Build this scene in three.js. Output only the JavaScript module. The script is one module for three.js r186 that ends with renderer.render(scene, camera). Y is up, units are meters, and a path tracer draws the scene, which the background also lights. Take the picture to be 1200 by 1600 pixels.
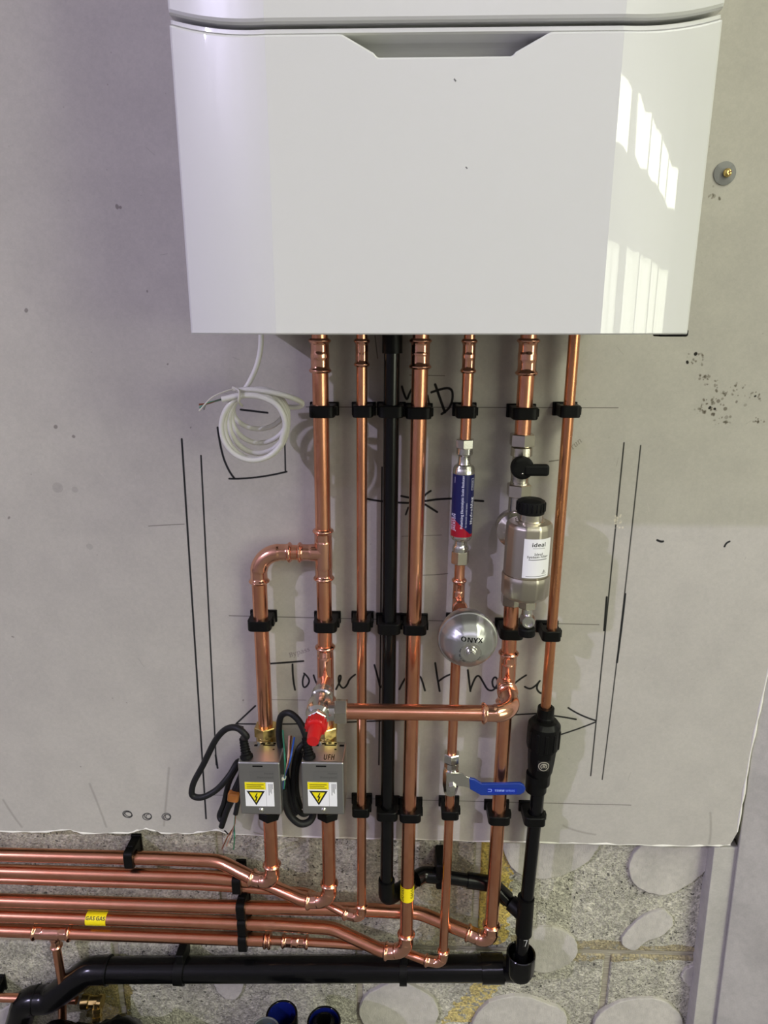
import * as THREE from 'three';
import { mergeGeometries, toCreasedNormals, mergeVertices } from 'three/addons/utils/BufferGeometryUtils.js';
import { RoundedBoxGeometry } from 'three/addons/geometries/RoundedBoxGeometry.js';
import { RectAreaLightUniformsLib } from 'three/addons/lights/RectAreaLightUniformsLib.js';

// ------------------------------------------------------------------ camera, sky, lights, exposure
const V3 = THREE.Vector3;
const V = (x, y, z) => new V3(x, y, z);
const scene = new THREE.Scene();
const FOCAL = 1080, PITCH = THREE.MathUtils.degToRad(15.3), YAW = THREE.MathUtils.degToRad(1.5);
const camera = new THREE.PerspectiveCamera(2 * THREE.MathUtils.radToDeg(Math.atan(800 / FOCAL)), 1200 / 1600, 0.02, 60);
camera.position.set(0, 1.5, 0.965);
camera.rotation.set(-PITCH, YAW, 0, 'YXZ');
camera.updateMatrixWorld(true);

const renderer = new THREE.WebGLRenderer({ antialias: true });
renderer.toneMapping = THREE.LinearToneMapping;
renderer.toneMappingExposure = 1.0;
renderer.shadowMap.enabled = true;
RectAreaLightUniformsLib.init();

const SKY = new THREE.Color().setRGB(1.0, 0.985, 0.9);
scene.background = SKY.clone().multiplyScalar(2);
const DAYLIGHT = new THREE.Color().setRGB(0.96, 1.0, 0.75);
const LAMPLIGHT = new THREE.Color().setRGB(0.74, 0.68, 1.0);
const WINDOW_RADIANCE = 11, ROOFLIGHT_RADIANCE = 14;
const HALL = { x0: -8, x1: 12, z1: 6.2, h: 5.4 };
// lamp positions: the first is the one whose shadows show on the board
const LAMPS = [[-4.75, 4.55, 4.25, 54], [-6.6, 4.55, 5.4, 5], [0.6, 4.55, 5.2, 4]];

// ------------------------------------------------------------------ helpers
let seed = 12345;
const rnd = () => { seed = (seed + 0x6d2b79f5) | 0; let t = Math.imul(seed ^ (seed >>> 15), 1 | seed); t = (t + Math.imul(t ^ (t >>> 7), 61 | t)) ^ t; return ((t ^ (t >>> 14)) >>> 0) / 4294967296; };
const rr = (a, b) => a + (b - a) * rnd();
const clamp = (v, a, b) => Math.min(b, Math.max(a, v));
const smooth = (a, b, v) => { const t = clamp((v - a) / (b - a), 0, 1); return t * t * (3 - 2 * t); };
// the place in the room that a point of the photograph shows, for a thing standing z metres in front of the board
function at(px, py, z) {
  const d = V((px - 600) / FOCAL, -(py - 800) / FOCAL, -1).applyQuaternion(camera.quaternion);
  const t = (z - camera.position.z) / d.z;
  return camera.position.clone().addScaledVector(d, t);
}
const taken = new Map();
function numbered(name) { const n = taken.get(name) || 0; taken.set(name, n + 1); return n ? name + '_' + String(n).padStart(3, '0') : name; }
function shadows(o) { o.traverse((c) => { if (c.isMesh) { c.castShadow = true; c.receiveShadow = true; } }); return o; }
function thing(name, label, category, base, group) {
  const o = new THREE.Group(); o.name = numbered(name); o.position.copy(base);
  o.userData = { label, category }; if (group) o.userData.group = group;
  scene.add(o); return o;
}
// part given in room coordinates
function part(t, name, geo, mat, parent = t, label) {
  const g = geo.index ? geo.toNonIndexed() : geo;
  const p = t.position; g.translate(-p.x, -p.y, -p.z);
  const m = new THREE.Mesh(g, mat); m.name = name; m.castShadow = m.receiveShadow = true;
  if (label) m.userData.label = label;
  parent.add(m); return m;
}
function struct(name, geo, mat) { const m = new THREE.Mesh(geo, mat); m.name = name; m.userData.kind = 'structure'; m.castShadow = m.receiveShadow = true; scene.add(m); return m; }
const merge = (list) => mergeGeometries(list.map((g) => { const h = g.index ? g.toNonIndexed() : g; for (const k of Object.keys(h.attributes)) if (!['position', 'normal', 'uv'].includes(k)) h.deleteAttribute(k); return h; }));
function box(x0, x1, y0, y1, z0, z1) { const g = new THREE.BoxGeometry(x1 - x0, y1 - y0, z1 - z0); g.translate((x0 + x1) / 2, (y0 + y1) / 2, (z0 + z1) / 2); return g; }
function rbox(w, h, d, r = 0.002, seg = 2) { return new RoundedBoxGeometry(w, h, d, seg, Math.min(r, w / 2.01, h / 2.01, d / 2.01)); }
// turn local +Y to dir and move to pos
function aim(g, pos, dir, spin = 0) {
  const q = new THREE.Quaternion().setFromUnitVectors(V(0, 1, 0), dir.clone().normalize());
  if (spin) q.multiply(new THREE.Quaternion().setFromAxisAngle(V(0, 1, 0), spin));
  g.applyQuaternion(q); g.translate(pos.x, pos.y, pos.z); return g;
}
function lathe(profile, seg = 32) {
  const g = new THREE.LatheGeometry(profile.map(([r, y]) => new THREE.Vector2(Math.max(r, 1e-5), y)), seg);
  return toCreasedNormals(g, 0.55);
}
function hexNut(across, h, hole = 0) {
  const R = across / Math.sqrt(3), s = new THREE.Shape();
  for (let i = 0; i < 6; i++) { const a = i * Math.PI / 3; i ? s.lineTo(R * Math.cos(a), R * Math.sin(a)) : s.moveTo(R, 0); }
  s.closePath();
  if (hole) { const p = new THREE.Path(); p.absarc(0, 0, hole, 0, Math.PI * 2, true); s.holes.push(p); }
  const b = Math.min(0.0012, h * 0.12);
  const g = new THREE.ExtrudeGeometry(s, { depth: h - 2 * b, bevelEnabled: true, bevelThickness: b, bevelSize: b, bevelOffset: -b, bevelSegments: 1, curveSegments: 20 });
  g.translate(0, 0, -(h - 2 * b) / 2); g.rotateX(-Math.PI / 2); return g;
}
// dense path with rounded corners
function route(pts, fillet = 0.03, step = 0.004) {
  const out = [pts[0].clone()];
  const line = (a, b) => { const L = a.distanceTo(b), n = Math.max(1, Math.ceil(L / 0.012)); for (let i = 1; i <= n; i++) out.push(a.clone().lerp(b, i / n)); };
  let prev = pts[0];
  for (let i = 1; i < pts.length - 1; i++) {
    const f = Array.isArray(fillet) ? fillet[i - 1] : fillet, p = pts[i];
    const u = prev.clone().sub(p).normalize(), w = pts[i + 1].clone().sub(p).normalize();
    const ang = Math.acos(clamp(u.dot(w), -1, 1));
    let t = f / Math.tan(ang / 2); t = Math.min(t, prev.distanceTo(p) * 0.95, p.distanceTo(pts[i + 1]) * 0.48);
    if (ang > 3.12 || t < 1e-4) { line(prev, p); prev = p; continue; }
    const r = t * Math.tan(ang / 2), a = p.clone().addScaledVector(u, t), b = p.clone().addScaledVector(w, t);
    const c = p.clone().addScaledVector(u.clone().add(w).normalize(), r / Math.sin(ang / 2));
    line(prev, a);
    const e1 = a.clone().sub(c), e2 = b.clone().sub(c), sw = Math.PI - ang, n = Math.max(3, Math.ceil(sw * r / step));
    for (let k = 1; k <= n; k++) { const q = k / n; out.push(c.clone().addScaledVector(e1, Math.sin((1 - q) * sw) / Math.sin(sw)).addScaledVector(e2, Math.sin(q * sw) / Math.sin(sw))); }
    prev = b;
  }
  line(prev, pts[pts.length - 1]);
  return new Path(out);
}
function spline(pts, n = 90, tension = 0.5) { const c = new THREE.CatmullRomCurve3(pts, false, 'centripetal', tension); return new Path(c.getSpacedPoints(n)); }
class Path {
  constructor(p) { this.p = p; this.s = [0]; for (let i = 1; i < p.length; i++) this.s.push(this.s[i - 1] + p[i].distanceTo(p[i - 1])); this.len = this.s[p.length - 1]; }
  point(s) {
    s = clamp(s, 0, this.len); let i = 1; while (i < this.p.length - 1 && this.s[i] < s) i++;
    return this.p[i - 1].clone().lerp(this.p[i], (s - this.s[i - 1]) / (this.s[i] - this.s[i - 1] || 1));
  }
  dir(s) { return this.point(s + 0.002).sub(this.point(s - 0.002)).normalize(); }
  near(q) { let b = 0, bd = 1e9; for (let k = 0; k <= 2000; k++) { const s = this.len * k / 2000, d = this.point(s).distanceToSquared(q); if (d < bd) { bd = d; b = s; } } return b; }
  sub(a, b, extra = []) {
    const ss = [a, b, ...extra.filter((x) => x > a && x < b), ...this.s.filter((x) => x > a && x < b)].sort((x, y) => x - y).filter((x, i, l) => !i || x - l[i - 1] > 1e-5);
    const P = new Path(ss.map((x) => this.point(x))); return P;
  }
}
// sweep a round section along a path; r may be a number or (s, angle) => radius
function sweep(path, r, seg = 18, caps = true) {
  const P = path.p, n = P.length, rf = typeof r === 'function' ? r : () => r;
  const T = P.map((p, i) => P[Math.min(i + 1, n - 1)].clone().sub(P[Math.max(i - 1, 0)]).normalize());
  let N = Math.abs(T[0].z) < 0.8 ? V(0, 0, 1) : V(0, 1, 0); N.addScaledVector(T[0], -N.dot(T[0])).normalize();
  const pos = [], uv = [], idx = [];
  for (let i = 0; i < n; i++) {
    if (i) { const q = new THREE.Quaternion().setFromUnitVectors(T[i - 1], T[i]); N.applyQuaternion(q); N.addScaledVector(T[i], -N.dot(T[i])).normalize(); }
    const B = T[i].clone().cross(N);
    for (let k = 0; k <= seg; k++) {
      const a = k / seg * Math.PI * 2, R = rf(path.s[i], a, i);
      pos.push(P[i].x + R * (Math.cos(a) * N.x + Math.sin(a) * B.x), P[i].y + R * (Math.cos(a) * N.y + Math.sin(a) * B.y), P[i].z + R * (Math.cos(a) * N.z + Math.sin(a) * B.z));
      uv.push(a * 0.012, path.s[i]);
    }
  }
  for (let i = 0; i < n - 1; i++) for (let k = 0; k < seg; k++) { const a = i * (seg + 1) + k, b = a + seg + 1; idx.push(a, a + 1, b, b, a + 1, b + 1); }
  let g = new THREE.BufferGeometry();
  g.setAttribute('position', new THREE.Float32BufferAttribute(pos, 3)); g.setAttribute('uv', new THREE.Float32BufferAttribute(uv, 2)); g.setIndex(idx);
  g.computeVertexNormals();
  const nm = g.attributes.normal;   // close the seam
  for (let i = 0; i < n; i++) { const a = i * (seg + 1), b = a + seg; const x = nm.getX(a) + nm.getX(b), y = nm.getY(a) + nm.getY(b), z = nm.getZ(a) + nm.getZ(b), l = Math.hypot(x, y, z) || 1; nm.setXYZ(a, x / l, y / l, z / l); nm.setXYZ(b, x / l, y / l, z / l); }
  g = g.toNonIndexed();
  if (!caps) return g;
  const list = [g];
  for (const e of [0, 1]) {
    const i = e ? n - 1 : 0, cp = [], cu = [], cn = []; const t = T[i].clone().multiplyScalar(e ? 1 : -1);
    for (let k = 0; k < seg; k++) {
      const o1 = (i * (seg + 1) + k) * 3, o2 = o1 + 3, c = P[i];
      const tri = [c.x, c.y, c.z, pos[o1], pos[o1 + 1], pos[o1 + 2], pos[o2], pos[o2 + 1], pos[o2 + 2]];
      if (!e) cp.push(tri[0], tri[1], tri[2], tri[6], tri[7], tri[8], tri[3], tri[4], tri[5]); else cp.push(...tri);
      for (let q = 0; q < 3; q++) { cu.push(0, 0); cn.push(t.x, t.y, t.z); }
    }
    const c = new THREE.BufferGeometry(); c.setAttribute('position', new THREE.Float32BufferAttribute(cp, 3)); c.setAttribute('normal', new THREE.Float32BufferAttribute(cn, 3)); c.setAttribute('uv', new THREE.Float32BufferAttribute(cu, 2));
    list.push(c);
  }
  return mergeGeometries(list);
}

// ------------------------------------------------------------------ textures
function valueNoise(w, h, cell, sd) {   // tileable, 0..1
  const cw = Math.max(1, Math.round(w / cell)), ch = Math.max(1, Math.round(h / cell)); seed = sd;
  const g = new Float32Array(cw * ch).map(() => rnd()); const out = new Float32Array(w * h);
  for (let y = 0; y < h; y++) { const fy = y / h * ch, y0 = Math.floor(fy), ty = fy - y0, sy = ty * ty * (3 - 2 * ty);
    for (let x = 0; x < w; x++) { const fx = x / w * cw, x0 = Math.floor(fx), tx = fx - x0, sx = tx * tx * (3 - 2 * tx);
      const a = g[(y0 % ch) * cw + x0 % cw], b = g[(y0 % ch) * cw + (x0 + 1) % cw], c = g[((y0 + 1) % ch) * cw + x0 % cw], d = g[((y0 + 1) % ch) * cw + (x0 + 1) % cw];
      out[y * w + x] = (a + (b - a) * sx) * (1 - sy) + (c + (d - c) * sx) * sy; } }
  return out;
}
function dataTex(w, h, f, srgb, repeat) {
  const d = new Uint8Array(w * h * 4);
  for (let i = 0; i < w * h; i++) { const c = f(i, i % w, Math.floor(i / w)); d[i * 4] = clamp(c[0], 0, 1) * 255; d[i * 4 + 1] = clamp(c[1], 0, 1) * 255; d[i * 4 + 2] = clamp(c[2], 0, 1) * 255; d[i * 4 + 3] = 255; }
  const t = new THREE.DataTexture(d, w, h); t.magFilter = THREE.LinearFilter; t.minFilter = THREE.LinearFilter; t.wrapS = t.wrapT = THREE.RepeatWrapping;
  if (srgb) t.colorSpace = THREE.SRGBColorSpace; if (repeat) t.repeat.set(repeat[0], repeat[1]); t.needsUpdate = true; return t;
}
function canvasTex(w, h, draw) {
  const c = document.createElement('canvas'); c.width = w; c.height = h; const g = c.getContext('2d'); draw(g, w, h);
  const t = new THREE.CanvasTexture(c); t.wrapS = t.wrapT = THREE.MirroredRepeatWrapping; t.colorSpace = THREE.SRGBColorSpace; return t;
}
// ------------------------------------------------------------------ materials
const phys = (o) => new THREE.MeshPhysicalMaterial(o);
const std = (o) => new THREE.MeshStandardMaterial(o);
const lin = (r, g, b) => new THREE.Color().setRGB(r, g, b);
const nA = valueNoise(256, 256, 40, 3), nB = valueNoise(256, 256, 9, 4), nC = valueNoise(256, 256, 2, 5);
const copperMap = dataTex(256, 256, (i) => { const t = nA[i] * 0.6 + nB[i] * 0.3 + nC[i] * 0.1, k = smooth(0.35, 0.75, t); return [0.92 - 0.05 * k, 0.66 - 0.06 * k, 0.53 - 0.06 * k]; }, true, [4, 3]);
const copperRough = dataTex(256, 256, (i) => { const t = 0.5 * nB[i] + 0.5 * nA[i]; return [0, 0.88 + 0.2 * (t - 0.5), 0]; }, false, [4, 3]);
const M = {
  copper: std({ map: copperMap, metalness: 1, roughness: 0.28, roughnessMap: copperRough }),
  fitting: std({ color: lin(0.82, 0.43, 0.3), metalness: 1, roughness: 0.17 }),
  oldCopper: std({ color: lin(0.66, 0.29, 0.15), metalness: 1, roughness: 0.32, roughnessMap: copperRough }),
  chrome: std({ color: lin(0.68, 0.67, 0.63), metalness: 1, roughness: 0.2 }),
  nickel: std({ color: lin(0.62, 0.58, 0.5), metalness: 1, roughness: 0.27 }),
  brass: std({ color: lin(0.72, 0.53, 0.2), metalness: 1, roughness: 0.25 }),
  steel: std({ color: lin(0.48, 0.48, 0.47), metalness: 1, roughness: 0.38 }),
  blackGloss: phys({ color: lin(0.003, 0.003, 0.0035), roughness: 0.2, specularIntensity: 0.65 }),
  black: phys({ color: lin(0.0035, 0.0035, 0.0035), roughness: 0.42, specularIntensity: 0.35 }),
  cable: phys({ color: lin(0.01, 0.01, 0.011), roughness: 0.5, specularIntensity: 0.6 }),
  blackMatte: phys({ color: lin(0.004, 0.004, 0.004), roughness: 0.6, specularIntensity: 0.35 }),
  white: new THREE.MeshPhysicalMaterial({ color: lin(0.66, 0.66, 0.65), roughness: 0.3, clearcoat: 1, clearcoatRoughness: 0.02 }),
  whiteCable: std({ color: lin(0.72, 0.71, 0.66), roughness: 0.4 }),
  ivory: std({ color: lin(0.62, 0.6, 0.53), roughness: 0.5 }),
  grey: std({ color: lin(0.2, 0.2, 0.2), roughness: 0.6 }),
  red: std({ color: lin(0.55, 0.012, 0.014), roughness: 0.35 }),
  blue: std({ color: lin(0.008, 0.035, 0.25), roughness: 0.35 }),
  blueCore: std({ color: lin(0.02, 0.09, 0.42), roughness: 0.4 }),
  green: std({ color: lin(0.03, 0.22, 0.12), roughness: 0.4 }),
  brown: std({ color: lin(0.2, 0.07, 0.03), roughness: 0.4 }),
  pink: std({ color: lin(0.62, 0.36, 0.28), roughness: 0.4 }),
  orange: std({ color: lin(0.6, 0.22, 0.05), roughness: 0.35 }),
  gypsum: std({ color: lin(0.8, 0.78, 0.72), roughness: 0.95 }),
  dirt: std({ color: lin(0.2, 0.17, 0.09), roughness: 1 }),
};

// ------------------------------------------------------------------ the hall
const paint = std({ color: lin(0.36, 0.35, 0.33), roughness: 0.9 });
const concrete = std({ color: lin(0.17, 0.165, 0.15), roughness: 0.85 });
const frameMat = std({ color: lin(0.35, 0.35, 0.34), roughness: 0.5 });
const glass = new THREE.MeshPhysicalMaterial({ color: 0xffffff, transmission: 1, thickness: 0, roughness: 0, ior: 1.5 });
struct('floor', box(HALL.x0 - 0.2, HALL.x1 + 0.2, -0.2, 0, -0.3, HALL.z1 + 0.2), concrete);
const ROOFLIGHTS = [[2.6, 4.4, 1.5, 2.8], [2.6, 4.4, 3.0, 4.3], [2.6, 4.4, 4.5, 5.8]];   // openings in the ceiling: x0, x1, z0, z1
{
  const H = HALL.h, bx = (a, b, c, d) => box(a, b, H, H + 0.2, c, d), e = [-0.3, ...ROOFLIGHTS.flatMap((r) => [r[2], r[3]]), HALL.z1 + 0.2];
  const gs = [bx(HALL.x0 - 0.2, 2.6, -0.3, HALL.z1 + 0.2), bx(4.4, HALL.x1 + 0.2, -0.3, HALL.z1 + 0.2)];
  for (let i = 0; i < e.length; i += 2) gs.push(bx(2.6, 4.4, e[i], e[i + 1]));
  struct('ceiling', merge(gs), std({ color: lin(0.6, 0.59, 0.57), roughness: 0.9 }));
  ROOFLIGHTS.forEach(([a, b, c, d], i) => {
    const win = new THREE.Group(); win.name = 'window_' + (11 + i); win.userData.kind = 'structure'; scene.add(win);
    const y = H + 0.12, f = 0.05;
    const fr = new THREE.Mesh(merge([box(a, b, y - 0.03, y + 0.03, c, c + f), box(a, b, y - 0.03, y + 0.03, d - f, d), box(a, a + f, y - 0.03, y + 0.03, c + f, d - f), box(b - f, b, y - 0.03, y + 0.03, c + f, d - f)]), frameMat); fr.name = 'window_frame'; win.add(fr);
    const pane = new THREE.Mesh(box(a + f, b - f, y - 0.002, y + 0.002, c + f, d - f), glass); pane.name = 'pane'; win.add(pane); shadows(win);
    const L = new THREE.RectAreaLight(DAYLIGHT, ROOFLIGHT_RADIANCE, b - a, d - c); L.position.set((a + b) / 2, H - 0.01, (c + d) / 2); L.rotation.x = -Math.PI / 2; L.name = 'daylight'; scene.add(L);
  });
}
struct('wall_left', box(HALL.x0 - 0.2, HALL.x0, 0, HALL.h, -0.3, HALL.z1 + 0.2), paint);
struct('wall_right', box(HALL.x1, HALL.x1 + 0.2, 0, HALL.h, -0.3, HALL.z1 + 0.2), paint);
// the window wall behind the viewer: glazing to the right of the camera in two rows
const wins = [];
{
  const xs = [3.9, 5.3, 6.7, 8.1, 9.5], w = 1.18, rows = [[0.4, 2.3], [3.2, 3.78]], Z = HALL.z1;
  for (const x of xs) { wins.push([x, x + w, ...rows[1]]); wins.push([x, x + w, ...rows[0]]); }
  const bx = (a, b, c, d) => box(a, b, c, d, Z, Z + 0.2);
  const gs = [bx(HALL.x0, HALL.x1, 0, rows[0][0]), bx(HALL.x0, HALL.x1, rows[0][1], rows[1][0]), bx(HALL.x0, HALL.x1, rows[1][1], HALL.h)];
  const edges = [HALL.x0, ...xs.flatMap((x) => [x, x + w]), HALL.x1];
  for (let i = 0; i < edges.length; i += 2) for (const [a, b] of rows) gs.push(bx(edges[i], edges[i + 1], a, b));
  struct('wall_front', merge(gs), paint);
  wins.forEach(([a, b, c, d], i) => {
    const win = new THREE.Group(); win.name = 'window_' + (i + 1); win.userData.kind = 'structure'; scene.add(win);
    const C = Z + 0.1, f = 0.05, m = (a + b) / 2, bz = (p, q, r, t) => box(p, q, r, t, C - 0.03, C + 0.03);
    const fr = new THREE.Mesh(merge([bz(a, a + f, c, d), bz(b - f, b, c, d), bz(m - f / 2, m + f / 2, c, d), bz(a + f, b - f, c, c + f), bz(a + f, b - f, d - f, d)]), frameMat); fr.name = 'window_frame';
    win.add(fr);
    for (const [p, q] of [[a + f, m - f / 2], [m + f / 2, b - f]]) { const pane = new THREE.Mesh(box(p, q, c + f, d - f, C - 0.002, C + 0.002), glass); pane.name = 'pane'; win.add(pane); }
    shadows(win);
    const L = new THREE.RectAreaLight(DAYLIGHT, WINDOW_RADIANCE * (i % 2 ? 0.42 : 1), b - a, d - c); L.position.set(m, (c + d) / 2, Z - 0.01); L.name = 'daylight'; scene.add(L);
  });
}
// ceiling lamps
LAMPS.forEach(([x, y, z, I], i) => {
  const t = thing('high_bay_lamp', ['ceiling lamp nearest the left wall end', 'ceiling lamp at the far left corner', 'ceiling lamp behind the viewer'][i], 'lamp', V(x, y, z), 'ceiling lamps');
  part(t, 'lamp_housing', lathe([[0.02, 0.3], [0.07, 0.29], [0.09, 0.12], [0.16, 0.09], [0.2, 0.06], [0.2, 0.05], [0.15, 0.08], [0.05, 0.1], [0, 0.1]]).translate(x, y, z), M.steel);
  part(t, 'rod', box(x - 0.01, x + 0.01, y + 0.28, HALL.h, z - 0.01, z + 0.01), M.steel);
  part(t, 'bulb', new THREE.SphereGeometry(0.06, 20, 12).translate(x, y, z), std({ color: 0xffffff, emissive: LAMPLIGHT, emissiveIntensity: 60 }));
  const L = new THREE.PointLight(LAMPLIGHT, I); L.position.set(x, y, z); L.castShadow = true; L.shadow.radius = 2.6; L.name = 'lamp_light'; scene.add(L);
});

// ------------------------------------------------------------------ the wall behind: plasterboard over blockwork
const BLOCK_Z = -0.036;
const wall = new THREE.Group(); wall.name = 'wall_back'; wall.userData.kind = 'structure'; scene.add(wall);
function wpart(name, geo, mat, label) { const m = new THREE.Mesh(geo, mat); m.name = name; m.castShadow = m.receiveShadow = true; if (label) m.userData.label = label; wall.add(m); return m; }
const B = { x0: -0.78, x1: 0.6, y0: 0.66, y1: 2.04 };      // area of the board that shows
const boardMap = canvasTex(2048, 2048, (g, w, h) => {
  const a = valueNoise(w, h, 260, 11), b = valueNoise(w, h, 46, 12), c = valueNoise(w, h, 7, 13), d = valueNoise(w, h, 2.2, 14);
  const im = g.createImageData(w, h);
  for (let i = 0; i < w * h; i++) {
    const t = (a[i] - 0.5) * 0.02 + (b[i] - 0.5) * 0.022 + (c[i] - 0.5) * 0.018 + (d[i] - 0.5) * 0.02;
    im.data[i * 4] = (0.705 + t) * 255; im.data[i * 4 + 1] = (0.688 + t) * 255; im.data[i * 4 + 2] = (0.66 + t * 0.9) * 255; im.data[i * 4 + 3] = 255;
  }
  g.putImageData(im, 0, 0);
  const X = (p) => (p.x - B.x0) / (B.x1 - B.x0) * w, Y = (p) => (B.y1 - p.y) / (B.y1 - B.y0) * h, mm = w / (B.x1 - B.x0) / 1000;
  const q = (px, py) => { const p = at(px, py, 0); return [X(p), Y(p)]; };
  g.lineCap = 'round'; g.lineJoin = 'round';
  const stroke = (pts, width = 2.4, col = 'rgba(14,14,16,0.96)') => {
    g.strokeStyle = col; g.lineWidth = width * mm; g.beginPath(); const P = pts.map((p) => q(...p));
    g.moveTo(...P[0]);
    if (P.length === 2) g.lineTo(...P[1]);
    else { for (let i = 1; i < P.length - 1; i++) { const m = i === P.length - 2 ? P[i + 1] : [(P[i][0] + P[i + 1][0]) / 2, (P[i][1] + P[i + 1][1]) / 2]; g.quadraticCurveTo(P[i][0], P[i][1], m[0], m[1]); } }
    g.stroke();
  };
  const pencil = 'rgba(70,66,60,0.75)';
  // upright guide lines
  stroke([[284, 686], [303, 985], [322, 1279]], 2.6); stroke([[314, 712], [327, 985], [338, 1195]], 2.2); stroke([[337, 1180], [340, 1200]], 3);
  stroke([[975, 692], [948, 970], [923, 1212]], 1.9, 'rgba(28,27,26,0.9)'); stroke([[1001, 696], [974, 960], [941, 1218]], 1.7, 'rgba(34,33,32,0.9)');
  stroke([[948, 933], [944, 985]], 2.8); stroke([[977, 928], [971, 985], [964, 1035]], 2.8);
  stroke([[597, 730], [596, 900], [594, 1060], [592, 1195]], 2.0); stroke([[586, 525], [590, 560]], 1.2, pencil);
  // levels drawn in pencil
  stroke([[478, 636], [966, 637]], 1.0, pencil); stroke([[358, 962], [936, 976]], 1.0, pencil); stroke([[326, 1242], [986, 1258]], 1.0, pencil);
  stroke([[232, 822], [262, 820], [288, 819]], 0.9, pencil); stroke([[640, 586], [695, 587]], 0.8, pencil); stroke([[640, 899], [680, 899], [700, 896]], 1.0, pencil); stroke([[628, 838], [690, 836]], 0.7, pencil);
  stroke([[420, 1093], [478, 1094]], 0.8, pencil); stroke([[858, 721], [873, 719]], 1.3, pencil);
  // square drawn under the coiled flex
  stroke([[340, 668], [345, 705], [358, 738], [366, 747]], 2.8); stroke([[358, 748], [400, 749], [448, 737]], 2.4); stroke([[445, 690], [446, 736]], 2.0); stroke([[376, 640], [418, 645]], 2.6);
  // letters by the black pipe
  stroke([[628, 604], [635, 630], [640, 612], [646, 605]], 2.8); stroke([[668, 618], [671, 634]], 2.6);
  stroke([[680, 601], [688, 624], [695, 644]], 3.4); stroke([[674, 613], [690, 607], [706, 606], [708, 622], [702, 640], [690, 647]], 3.0);
  // star
  stroke([[572, 779], [597, 785], [640, 786]], 2.8); stroke([[640, 786], [664, 783], [690, 779], [722, 779]], 2.8); stroke([[742, 782], [755, 783]], 3.0);
  stroke([[627, 775], [641, 778]], 2.8); stroke([[638, 793], [634, 804]], 2.4); stroke([[663, 775], [666, 771], [673, 767]], 2.8); stroke([[664, 788], [683, 800]], 2.9);
  // Tower Vent here
  stroke([[421, 1037], [450, 1035], [474, 1033]], 2.8); stroke([[457, 1038], [457, 1060], [461, 1078]], 2.8);
  stroke([[476, 1053], [472, 1062], [474, 1076], [482, 1070], [484, 1060], [475, 1052]], 2.6); stroke([[490, 1055], [496, 1076], [504, 1060], [512, 1076], [520, 1056]], 2.6);
  stroke([[525, 1077], [532, 1064], [533, 1055], [529, 1056], [529, 1068], [536, 1077], [543, 1070], [546, 1060], [555, 1054]], 2.8);
  stroke([[585, 1039], [591, 1060], [595, 1080], [603, 1050], [609, 1036]], 2.8);
  stroke([[624, 1077], [630, 1064], [637, 1056], [642, 1054], [646, 1066], [650, 1076], [653, 1058], [658, 1056], [664, 1079]], 2.8);
  stroke([[680, 1036], [683, 1058], [687, 1080]], 2.8); stroke([[686, 1064], [694, 1057], [703, 1054]], 2.8);
  stroke([[731, 1047], [733, 1064], [735, 1080]], 2.9); stroke([[735, 1078], [741, 1060], [748, 1054], [755, 1066], [762, 1079], [772, 1079], [779, 1066], [774, 1056], [768, 1064], [772, 1078], [786, 1074]], 2.8);
  stroke([[792, 1058], [798, 1078], [804, 1066], [822, 1055]], 2.8); stroke([[820, 1073], [827, 1078], [838, 1071], [845, 1062], [840, 1068], [838, 1078], [848, 1086], [860, 1082]], 2.8);
  // arrow
  stroke([[399, 1103], [384, 1117], [369, 1131]], 2.6); stroke([[370, 1131], [450, 1132], [530, 1129], [700, 1122], [838, 1115]], 2.4); stroke([[862, 1118], [880, 1120], [900, 1124]], 2.6);
  stroke([[888, 1106], [905, 1118], [931, 1126]], 2.6); stroke([[931, 1128], [905, 1139], [872, 1149]], 2.4); stroke([[368, 1132], [380, 1136]], 2);
  // faint notes
  const note = (txt, px, py, size, rot, col) => { g.save(); g.translate(...q(px, py)); g.rotate(rot); g.font = `italic ${size * mm}px serif`; g.fillStyle = col; g.fillText(txt, 0, 0); g.restore(); };
  note('Bypass', 452, 1028, 10.5, -0.35, 'rgba(96,86,90,0.7)'); note('run', 894, 703, 10, -0.75, 'rgba(80,76,66,0.65)');
  // three scribbled rings, two dashes
  for (const [cx, cy, k] of [[200, 1272, 0], [231, 1275, 1], [261, 1276, 2]]) for (let j = 0; j < 3; j++) { g.strokeStyle = 'rgba(20,20,22,0.85)'; g.lineWidth = 1.2 * mm; g.beginPath(); const [x, y] = q(cx + (j - 1) * 1.1, cy + ((j + k) % 2)); g.ellipse(x, y, (7.5 - j * (k ? 1.6 : 0.5)) * mm * 1.0, (5.6 - j * 0.8) * mm * 1.15, 0.2 * (j - k), 0, j === 2 ? 4.6 : 6.3); g.stroke(); }
  stroke([[1027, 844], [1032, 847], [1036, 846]], 3.0); stroke([[1132, 854], [1134, 848], [1140, 846]], 2.6);
  // scuffs and specks of dirt
  seed = 77;
  const speck = (px, py, r, al, col = '60,52,40') => { g.fillStyle = `rgba(${col},${al})`; g.beginPath(); const [x, y] = q(px, py); g.ellipse(x, y, r * mm * rr(0.6, 1.4), r * mm * rr(0.5, 1.3), rr(0, 3), 0, 6.3); g.fill(); };
  const clusters = [[1088, 562, 16, 22], [1100, 590, 8, 14], [1110, 600, 12, 8], [1092, 640, 10, 16], [1115, 635, 20, 26], [1140, 618, 26, 18], [1128, 655, 14, 14], [1150, 608, 16, 10], [1185, 655, 9, 8], [1176, 620, 14, 10], [1108, 300, 16, 6], [1118, 310, 8, 5]];
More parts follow.
